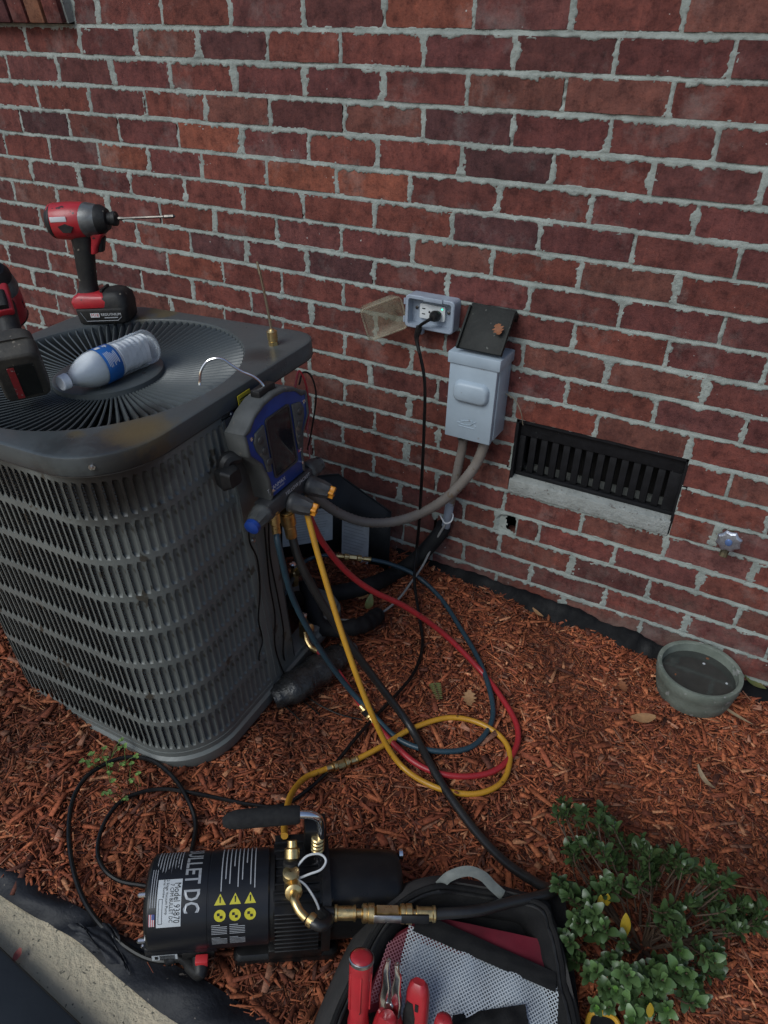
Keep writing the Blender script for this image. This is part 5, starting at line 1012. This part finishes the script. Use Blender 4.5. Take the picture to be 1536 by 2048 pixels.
def net(name, c):
    m = bpy.data.materials.new(name); m.use_nodes = True; n = m.node_tree.nodes; l = m.node_tree.links; b = n['Principled BSDF']; b.inputs['Base Color'].default_value = (*c, 1); b.inputs['Roughness'].default_value = .6
    tc = n.new('ShaderNodeTexCoord'); sx = n.new('ShaderNodeSeparateXYZ'); l.new(tc.outputs['Object'], sx.inputs[0]); res = []
    for a, b_ in ((.94, .34), (-.34, .94)):
        m1 = n.new('ShaderNodeMath'); m1.operation = 'MULTIPLY'; m1.inputs[1].default_value = a*225; l.new(sx.outputs[0], m1.inputs[0])
        m2 = n.new('ShaderNodeMath'); m2.operation = 'MULTIPLY_ADD'; m2.inputs[1].default_value = b_*225; l.new(sx.outputs[1], m2.inputs[0]); l.new(m1.outputs[0], m2.inputs[2])
        fr = n.new('ShaderNodeMath'); fr.operation = 'FRACT'; l.new(m2.outputs[0], fr.inputs[0]); lt = n.new('ShaderNodeMath'); lt.operation = 'LESS_THAN'; lt.inputs[1].default_value = .34; l.new(fr.outputs[0], lt.inputs[0]); res.append(lt.outputs[0])
    mxm = n.new('ShaderNodeMath'); mxm.operation = 'MAXIMUM'; l.new(res[0], mxm.inputs[0]); l.new(res[1], mxm.inputs[1])
    tr = n.new('ShaderNodeBsdfTransparent'); mx = n.new('ShaderNodeMixShader'); l.new(mxm.outputs[0], mx.inputs[0]); l.new(tr.outputs[0], mx.inputs[1]); l.new(b.outputs[0], mx.inputs[2]); l.new(mx.outputs[0], n['Material Output'].inputs[0]); return m
panel([(822, 1858), (1112, 1972), (1130, 2180), (740, 2180)], -.026, mat('pale_plastic_packets', (.50, .58, .66), .22, c2=(.07, .08, .09), scale=13, amount=.9, stretch=(2.6, .7, 1), bump=.006, bscale=16, detail=8), 'pocket_contents', .018, ripple=.008, n=20)
panel([(818, 1850), (1114, 1968), (1134, 2180), (735, 2180)], -.012, net('white_mesh', (.46, .49, .51)), 'mesh_pocket', .022, ripple=.0045, n=20)
panel([(775, 1885), (828, 1852), (800, 1990), (735, 2010)], -.014, net('maroon_mesh', (.28, .10, .12)), 'side_mesh', .006)
panel([(770, 1880), (830, 1845), (800, 2010), (725, 2030)], -.026, M_['bag_red'], 'side_lining', .004)
panel([(838, 1822), (1112, 1945), (1112, 1985), (826, 1862)], -.006, M_['bag_black'], 'elastic_band', .006, ripple=.001)
panel([(905, 2030), (1050, 2008), (1060, 2060), (900, 2075)], .012, M_['bag_black'], 'black_strap', .010, ripple=.003)
P = spline([BP(878, 1772, .002), BP(900, 1752, .018), BP(935, 1742, .028), BP(965, 1752, .022), BP(985, 1772, .010), BP(1005, 1790, .0)], 7); MB().tube(P, .0085, 10, flat=.28, up=(0, 0, 1)).build('carry_loop', M_['webbing'], bag, smooth=60)
# hand tools in the bag
def grip_tool(name, label, px_, py_, h, r, L, m, parts):
    p = G(px_, py_, h); t = thing(name, label, 'hand tool', zframe(p, UP*.75+Vector((0, 0, .55))+RIGHT*.05)); parts(t, r, L); return t
def screwdriver(t, r, L):
    MB().lathe([(r*.86, -L), (r*.92, -L*.8), (r*.8, -L*.7), (r*.95, -L*.5), (r*.98, -L*.25), (r, -.01), (r*.98, -.003), (r*.9, 0)], 20).build('handle', M_['tool_red'], t, smooth=50)
    MB().lathe([(r*.96, -.004), (r*1.05, -.003), (r*1.05, .002), (r*.98, .003)], 20, cap=False).build('end_ring', M_['steel'], t); MB().lathe([(r*.98, -.001), (r*.9, .0035), (r*.5, .006), (r*.1, .0065)], 20).build('end_cap', M_['tool_red'], t, smooth=60)
    for k in range(6): MB().box((r*.97*math.cos(k*PI/3), r*.97*math.sin(k*PI/3), -L*.35), (.003, .003, L*.45)).build('grip_flute', M_['tool_red'], t, bevel=.001)
grip_tool('screwdriver', 'red ribbed screwdriver handle with steel end ring in the tool bag', 723, 1917, .20, .0175, .14, None, screwdriver)
def pliers(t, r, L):
    for s_ in (-1, 1):
        MB().loft([[(s_*(.006+cx)+px_, py_, z) for px_, py_ in rrect(w_, .009, .003, 3)] for z, cx, w_ in ((-.05, .004, .014), (-.02, .004, .016), (0, .002, .014), (.025, .004, .010), (.045, .001, .006))]).build('jaw', M_['chrome'], t, bevel=.001)
        MB().tube(spline([(s_*.010, 0, -.045), (s_*.018, 0, -.075), (s_*.022, 0, -.13)], 5), [.010]*11, 12, flat=.7).build('handle', M_['tool_red'], t)
    MB().lathe([(.007, -.006), (.007, .006)], 14, Matrix.Translation((0, 0, -.03)) @ Matrix.Rotation(PI/2, 4, 'X')).build('pivot', M_['steel'], t)
grip_tool('pliers', 'red handled pliers with bright steel jaws in the tool bag', 782, 1975, .16, .01, .1, None, pliers)
def knife(t, r, L):
    MB().loft([[(px_, py_, z) for px_, py_ in rrect(w_, d_, d_*.45, 5)] for z, w_, d_ in ((-L, .034, .022), (-L*.5, .036, .024), (-.02, .034, .024), (-.006, .028, .020), (0, .018, .012))]).build('handle', M_['tool_red'], t, smooth=50)
    MB().loft([[(px_-.007, py_-.006, z) for px_, py_ in rrect(w_, .016, .006, 4)] for z, w_ in ((-L, .022), (-L*.45, .022), (-.03, .012))]).build('grip_pad', M_['tool_black'], t, smooth=50); MB().box((.004, -.0125, -.034), (.005, .002, .012)).build('slot', M_['tool_black'], t)
grip_tool('utility_knife', 'red and black handle with a hang slot in the tool bag', 838, 1963, .17, .015, .12, None, knife)
grip_tool('short_tool', 'short rounded red tool end at the lower edge of the bag', 888, 2034, .15, .013, .09, None, lambda t, r, L: (MB().lathe([(r*.8, -L), (r, -L*.6), (r*1.05, -.012), (r*.85, -.002), (r*.3, 0)], 18).build('handle', M_['tool_red'], t, smooth=60), MB().lathe([(r*1.06, -.03), (r*1.08, -.028), (r*1.08, -.022), (r*1.06, -.02)], 18).build('collar', M_['tool_black'], t)))
grip_tool('small_pliers', 'short red grip with black inlay low between the pliers and the knife', 775, 2030, .14, .013, .09, None, lambda t, r, L: (MB().loft([[(px_, py_, z) for px_, py_ in rrect(w_, .02, .009, 4)] for z, w_ in ((-L, .03), (-.02, .032), (-.004, .026), (0, .016))]).build('handle', M_['tool_red'], t, smooth=50), MB().box((.002, -.0105, -.03), (.012, .002, .03)).build('inlay', M_['tool_black'], t, bevel=.0005)))
yl = thing('padded_pouch', 'dark pad with yellow piping at the bottom right of the bag', 'pouch'); YP = [G(1172, 2075, .03), G(1180, 2030, .035), G(1205, 2026, .04), G(1232, 2040, .035), G(1245, 2080, .03)]; MB().tube(spline(YP, 6), .0042, 8).build('piping', mat('yellow_piping', (.52, .28, .02), .55), yl)
YS = spline(YP, 6); c0 = sum(YS, Vector())/len(YS); MB().add([tuple(p) for p in YS]+[tuple(p+Vector((0, 0, -.05))) for p in YS], [tuple(range(len(YS)))]+[(i, i+1, len(YS)+i+1, len(YS)+i) for i in range(len(YS)-1)]).build('pad', M_['bag_black'], yl)

# shrub
def leaf_mat(name, c, c2, rough=.38):
    m = mat(name, c, rough, c2=c2, scale=60, spec=.5); b = m.node_tree.nodes['Principled BSDF']; n = m.node_tree.nodes; l = m.node_tree.links
    oi = n.new('ShaderNodeObjectInfo'); mr = n.new('ShaderNodeMapRange'); mr.inputs[3].default_value = .6; mr.inputs[4].default_value = 1.5; l.new(oi.outputs['Random'], mr.inputs[0]); mx = n.new('ShaderNodeMix'); mx.data_type = 'RGBA'; mx.blend_type = 'MULTIPLY'; mx.inputs[0].default_value = 1
    src = b.inputs['Base Color'].links[0].from_socket; l.new(src, mx.inputs[6]); l.new(mr.outputs[0], mx.inputs[7]); l.new(mx.outputs[2], b.inputs['Base Color']); b.inputs['Subsurface Weight'].default_value = 0; return m
M_['leaf'] = leaf_mat('glossy_shrub_leaf', (.052, .100, .032), (.085, .145, .050)); M_['young'] = leaf_mat('young_leaf', (.10, .20, .04), (.06, .14, .035), .35); M_['yleaf'] = mat('yellow_leaf', (.52, .36, .02), .5, c2=(.42, .27, .02), scale=60)
M_['twig'] = mat('brown_twig', (.075, .045, .025), .8, c2=(.05, .03, .02), scale=60)
shrub = thing('shrub', 'low glossy green leafed shrub growing beside the tool bag', 'shrub', Matrix.Translation(G(1285, 1895)))
sI = Matrix.Translation(-G(1285, 1895))
lms = [leaf_mesh('leaf', L_, W_, M_['leaf'], cu, n=6, fold=fo) for L_, W_, cu, fo in ((.023, .0135, -.25, .3), (.019, .0115, -.15, .4), (.026, .0150, -.3, .2), (.015, .0095, -.2, .35))]
ym = [leaf_mesh('leaf', .015, .008, M_['young'], .1, n=5)]
CL = [(190, 180), (150, 215), (300, 215), (400, 250), (480, 320), (440, 290), (250, 460), (330, 420), (220, 520), (420, 470), (500, 520), (600, 420), (690, 440), (740, 480), (800, 520), (950, 540), (890, 510), (980, 590), (1180, 660), (1100, 640), (1250, 700), (1160, 740), (1230, 850), (1380, 830), (1490, 900), (1440, 870), (700, 580), (780, 660), (640, 700), (450, 690), (420, 740), (170, 740), (260, 800), (330, 830), (280, 950), (350, 900), (340, 1000), (430, 1010), (140, 690), (190, 1090), (270, 1180), (480, 1200), (560, 1280), (650, 1310), (780, 1230), (900, 1260), (830, 1350), (960, 1180), (1080, 1110), (1150, 1200), (1180, 1300), (1030, 1400), (780, 1420), (600, 1440), (480, 1420), (420, 1480), (700, 1540), (850, 1540), (620, 1600), (1050, 1500), (880, 930), (820, 880), (960, 850), (1050, 830), (1180, 930), (1280, 1000), (1350, 950), (1000, 1330), (500, 1350), (380, 1280), (920, 980), (1500, 980), (560, 1100)]
q = random.Random(21); leaves = []; stems = MB(); root_ = Vector((0, 0, -.01))
CL2 = CL+[(a+q.uniform(-55, 55), b+q.uniform(-55, 55)) for a, b in CL*2 if not (470 < a < 780 and 760 < b < 1180)]
for ci, (cx, cy) in enumerate(CL2):
    h_ = q.uniform(.05, .18); p = sI @ G(1080+cx/3.37, 1560+cy/3.37, h_); outd = Vector((p.x, p.y, 0)); outd = outd.normalized() if outd.length > .01 else Vector((1, 0, 0)); ax_ = (outd*.55+Vector((q.uniform(-.3, .3), q.uniform(-.3, .3), 1))).normalized()
    mid_ = Vector((p.x*.55, p.y*.55, p.z*.55-.01))+Vector((q.uniform(-.02, .02), q.uniform(-.02, .02), 0))
    if ci % 9 == 0: stems.tube(spline([root_, mid_, p-ax_*.03, p], 4), [.0028]*4+[.0019]*4+[.0013]*5, 6)
    else: stems.tube(spline([p-ax_*.05-outd*.01, p-ax_*.025, p], 3), .0014, 5)
    nl = q.choice((9, 10, 11, 12)); a0 = q.uniform(0, 6)
    for k in range(nl):
        lvl = k/nl; a = a0+k*2.4; tilt = lerp(.35, 1.35, lvl)*q.uniform(.8, 1.15)    # inner leaves upright, outer ones spread
        Mz = zframe(p-ax_*(.022*lvl), ax_); d = Mz.to_3x3() @ Vector((math.cos(a)*math.sin(tilt), math.sin(a)*math.sin(tilt), math.cos(tilt))); nrm = ax_-d*ax_.dot(d)
        if nrm.length < .05: nrm = Vector((0, 0, 1))
        xx = d.cross(nrm.normalized()); Ml = frame(p-ax_*(.022*lvl), xx, y=d) @ Matrix.Scale(q.uniform(.55, 1.08), 4)
        leaves.append((depth_of(G(1285, 1895)+Ml.translation), Ml, ym[0] if (lvl < .2 and q.random() < .35) else q.choice(lms)))
leaves.sort(key=lambda t: t[0]); mass = MB()
so_ = stems.build('stem', M_['twig'], shrub, smooth=60)
for i, (_, Ml, me_) in enumerate(leaves):
    if i < 300: link('leaf', me_, shrub, Ml)
    else: mass.add([tuple(v.co) for v in me_.vertices], [tuple(f.vertices) for f in me_.polygons], Ml)
o = mass.build('leaf_mass', M_['leaf'], shrub, smooth=60); o['kind'] = 'stuff'
yme = leaf_mesh('yellow_leaf', .040, .018, M_['yleaf'], .1, n=7); yms = leaf_mesh('yellow_leaf', .022, .012, M_['yleaf'], .1, n=7)
for (cx, cy), me_, a in (((582, 900), yme, -.05), ((412, 775), yms, .2), ((458, 768), yms, -.5), ((745, 1505), yms, .1)):
    p = sI @ G(1080+cx/3.37, 1560+cy/3.37, .12); Ml = frame(p, (math.cos(a)*RIGHT.x, math.cos(a)*RIGHT.y, 0), y=-UP+Vector((.4*a, 0, 0))); o = link('yellow_leaf', me_, shrub, Ml); o['label'] = 'yellowed leaf on the green shrub'

# glazed bowl with stale water
M_['pot'] = mat('mossy_grey_stoneware', (.20, .225, .19), .8, c2=(.095, .115, .09), scale=24, amount=.9, bump=.0012, bscale=80, speck=((.26, .27, .25), 45, .64))
bc_ = Vector((.368, -.112, gz(.363)-.006)); pot = thing('water_bowl', 'round grey stoneware bowl with dirty water against the brick wall', 'bowl', Matrix.Translation(bc_))
PRF = [(r_*.875, z_*.86) for r_, z_ in [(.086, .0), (.098, .012), (.106, .045), (.108, .068), (.112, .074), (.1135, .100), (.1125, .105), (.106, .106), (.101, .103), (.100, .080), (.097, .050), (.090, .02), (.0, .016)]]
MB().lathe(PRF, 64, cap=False).build('bowl_body', M_['pot'], pot, smooth=50)
m = M_['water'] = mat('stale_water', (.030, .034, .031), .06, c2=(.06, .062, .056), scale=16, amount=.9, spec=.5, bump=.0004, bscale=20)
MB().lathe([(.0866, .066), (.05, .0662), (.0005, .0662)], 64, cap=False).build('water', m, pot)
q = random.Random(3)
for k in range(4):
    a, r_ = q.uniform(0, 6), q.uniform(.02, .075); MB().lathe([(.0035, 0), (.003, .001), (.001, .0014)], 6, Matrix.Translation((r_*math.cos(a), r_*math.sin(a), .0665)) @ Matrix.Diagonal((q.uniform(.6, 2), 1, 1, 1))).build('floating_debris', M_['brown_leaf'] if k % 2 else M_['white_paper'], pot)

# fallen leaves and sticks on the mulch
TAN = mat('tan_dry_leaf', (.36, .20, .09), .7, c2=(.25, .13, .06), scale=70); PALE = mat('pale_dry_leaf', (.34, .25, .15), .7, c2=(.24, .17, .10), scale=60); GREENL = mat('fallen_green_leaf', (.10, .14, .045), .6, c2=(.14, .12, .04), scale=60)
def fallen(px_, py_, L, Wd, m, rot, label, lobed=False, curl=.25, dz=.012):
    o = link('fallen_leaf', leaf_mesh('fallen_leaf', L, Wd, m, curl, lobed, 9)); o.matrix_world = Matrix.Translation(G(px_, py_, dz)) @ Matrix.Rotation(rot, 4, 'Z') @ Matrix.Translation((0, -L/2, 0)) @ Matrix.Rotation(.12, 4, 'X'); tag(o, label, 'leaf', None)
fallen(1285, 1440, .058, .030, TAN, -1.15, 'tan dry leaf on the mulch in front of the bowl'); fallen(1468, 1432, .085, .010, PALE, 1.35, 'long narrow dry leaf beside the foot of the bowl', curl=.1); fallen(1408, 1562, .060, .012, PALE, .85, 'pale curled leaf on the mulch behind the shrub', curl=.5)
fallen(1507, 1368, .060, .026, GREENL, 1.2, 'greenish leaf at the foot of the wall right of the bowl'); fallen(1245, 1375, .035, .024, M_['brown_leaf'], .6, 'small orange brown leaf on the mulch left of the bowl', True); fallen(738, 1212, .055, .022, GREENL, .3, 'pale green leaf near the black insulated line', curl=.5, dz=.03)
fallen(722, 1195, .040, .03, TAN, 1.9, 'brown curled leaf next to the pale green leaf', True, .5, .03); fallen(938, 1400, .045, .03, TAN, .4, 'light brown broad leaf inside the hose loops', True); fallen(1075, 1228, .04, .012, TAN, 1.2, 'narrow tan leaf near the black plastic sheeting')
fallen(35, 1912, .022, .012, mat('red_petal', (.30, .06, .045), .6), .3, 'small red leaf lying on the concrete', dz=.004)
fe = thing('fern_sprig', 'small green fern sprig on the mulch inside the hose loops', 'fern', Matrix.Translation(G(868, 1366, .016)) @ Matrix.Rotation(-.9, 4, 'Z')); fl_ = leaf_mesh('leaflet', .016, .006, GREENL, .1, n=4); MB().tube([(0, 0, 0), (.03, 0, .004), (.06, 0, .002)], .001, 5).build('stem', M_['twig'], fe)
for k in range(9):
    for s_ in (-1, 1): link('leaflet', fl_, fe, Matrix.Translation((.006*k+.004, 0, .003)) @ Matrix.Rotation(-.35 if s_ > 0 else PI+.35, 4, 'Z') @ Matrix.Scale(1-.06*k, 4))
# clover weed by the condenser
M_['weed'] = leaf_mat('weed_green', (.09, .16, .035), (.12, .20, .045), .6); wm = leaf_mesh('leaflet', .0065, .007, M_['weed'], .2, n=5); q = random.Random(13)
for (wx, wy), lab_, nst in (((222, 1535), 'tuft of small green clover at the foot of the condenser', 15), ((262, 1592), 'sparse clover sprigs inside the black cord loop', 7)):
    wd_ = thing('clover_weed', lab_, 'weed', Matrix.Translation(G(wx, wy))); stm = MB()
    for k in range(nst):
        b_ = Vector((q.uniform(-.03, .03), q.uniform(-.03, .03), 0)); tp = b_+Vector((q.uniform(-.03, .03), q.uniform(-.03, .03), q.uniform(.02, .045))); stm.tube([b_, lerp(b_, tp, .5)+Vector((0, 0, .006)), tp], .0007, 4)
        a0 = q.uniform(0, 6)
        for j in range(3): link('leaflet', wm, wd_, Matrix.Translation(tp) @ Matrix.Rotation(a0+j*2.1, 4, 'Z') @ Matrix.Rotation(q.uniform(-.3, .3), 4, 'X'))
    stm.build('stem', M_['weed'], wd_)
# concrete walk, weed barrier and black edging in the lower left corner
M_['walk'] = mat('old_concrete', (.62, .51, .35), .92, c2=(.42, .37, .265), scale=16, amount=.9, bump=.006, bscale=95, speck=((.13, .12, .09), 120, .66), detail=8)
def KP(s_, t_, z): p = Vector((KA.x, KA.y, 0))+kd*s_+kn*t_; return (p.x, p.y, z+gz(max(-1.8, min(1.5, p.x)))-.012)
o = MB().grid(lambda u, v: KP(-1.5+3.0*u, .014-1.2*v, .004+.0012*math.sin(u*60)), 60, 12).build('concrete_walk', M_['walk']); o['kind'] = 'structure'
M_['fabric'] = mat('black_weed_barrier', (.008, .0085, .011), .55, c2=(.018, .019, .023), scale=16, bump=.003, bscale=40, speck=((.15, .13, .11), 60, .70), spec=.3)
def fab(u, v):
    s_ = -.35+1.35*u; w0 = .014+.006*math.sin(s_*9+1)+.004*math.sin(s_*23)+.045*max(0, min(1, (s_-.12)/.35)); t_ = lerp(.022, -w0, v); return KP(s_, t_, .010+.010*math.sin(PI*v)*(1+.5*math.sin(s_*31))+.004*math.sin(s_*47+v*5)-.002*v)
o = MB().grid(fab, 110, 10).build('weed_barrier', M_['fabric'], smooth=70); tag(o, 'crumpled black weed barrier fabric along the concrete edge', 'fabric')
fc_ = [G(135, 1850, .014), G(235, 1850, .016), G(262, 1945, .008), G(185, 1905, .008)]
def flap(u, v):
    p = lerp(lerp(fc_[0], fc_[1], u), lerp(fc_[3], fc_[2], u), v); s_ = math.sin(PI*min(1, u*1.1))*math.sin(PI*v)
    return (p.x+.004*math.sin(v*9), p.y+.004*math.sin(u*11), p.z+.010*s_+.0018*math.sin(u*9+v*4)*math.sin(v*7+u*3)+.0015*math.sin(u*31-v*17))
o = MB().grid(flap, 22, 16).build('fabric_flap', M_['fabric'], smooth=70); tag(o, 'loose folded flap of black weed barrier near the pump lead', 'fabric')
eA, eB = G(-40, 1865, .0), G(190, 2085, .0); ed = (eB-eA).normalized(); eM = frame(eA-ed*.3, ed, (0, 0, 1))
eo = thing('edging_board', 'dark plastic edging board across the lower left corner', 'edging', eM)
MB().box((.5, -.085, .012), (1.2, .17, .034)).build('board', mat('dark_recycled_plastic', (.014, .017, .021), .45, c2=(.02, .024, .029), scale=9, bump=.0008, spec=.35), eo, bevel=.006); MB().box((.5, -.006, .008), (1.2, .016, .028)).build('lip', M_['black_plastic'], eo, bevel=.004)
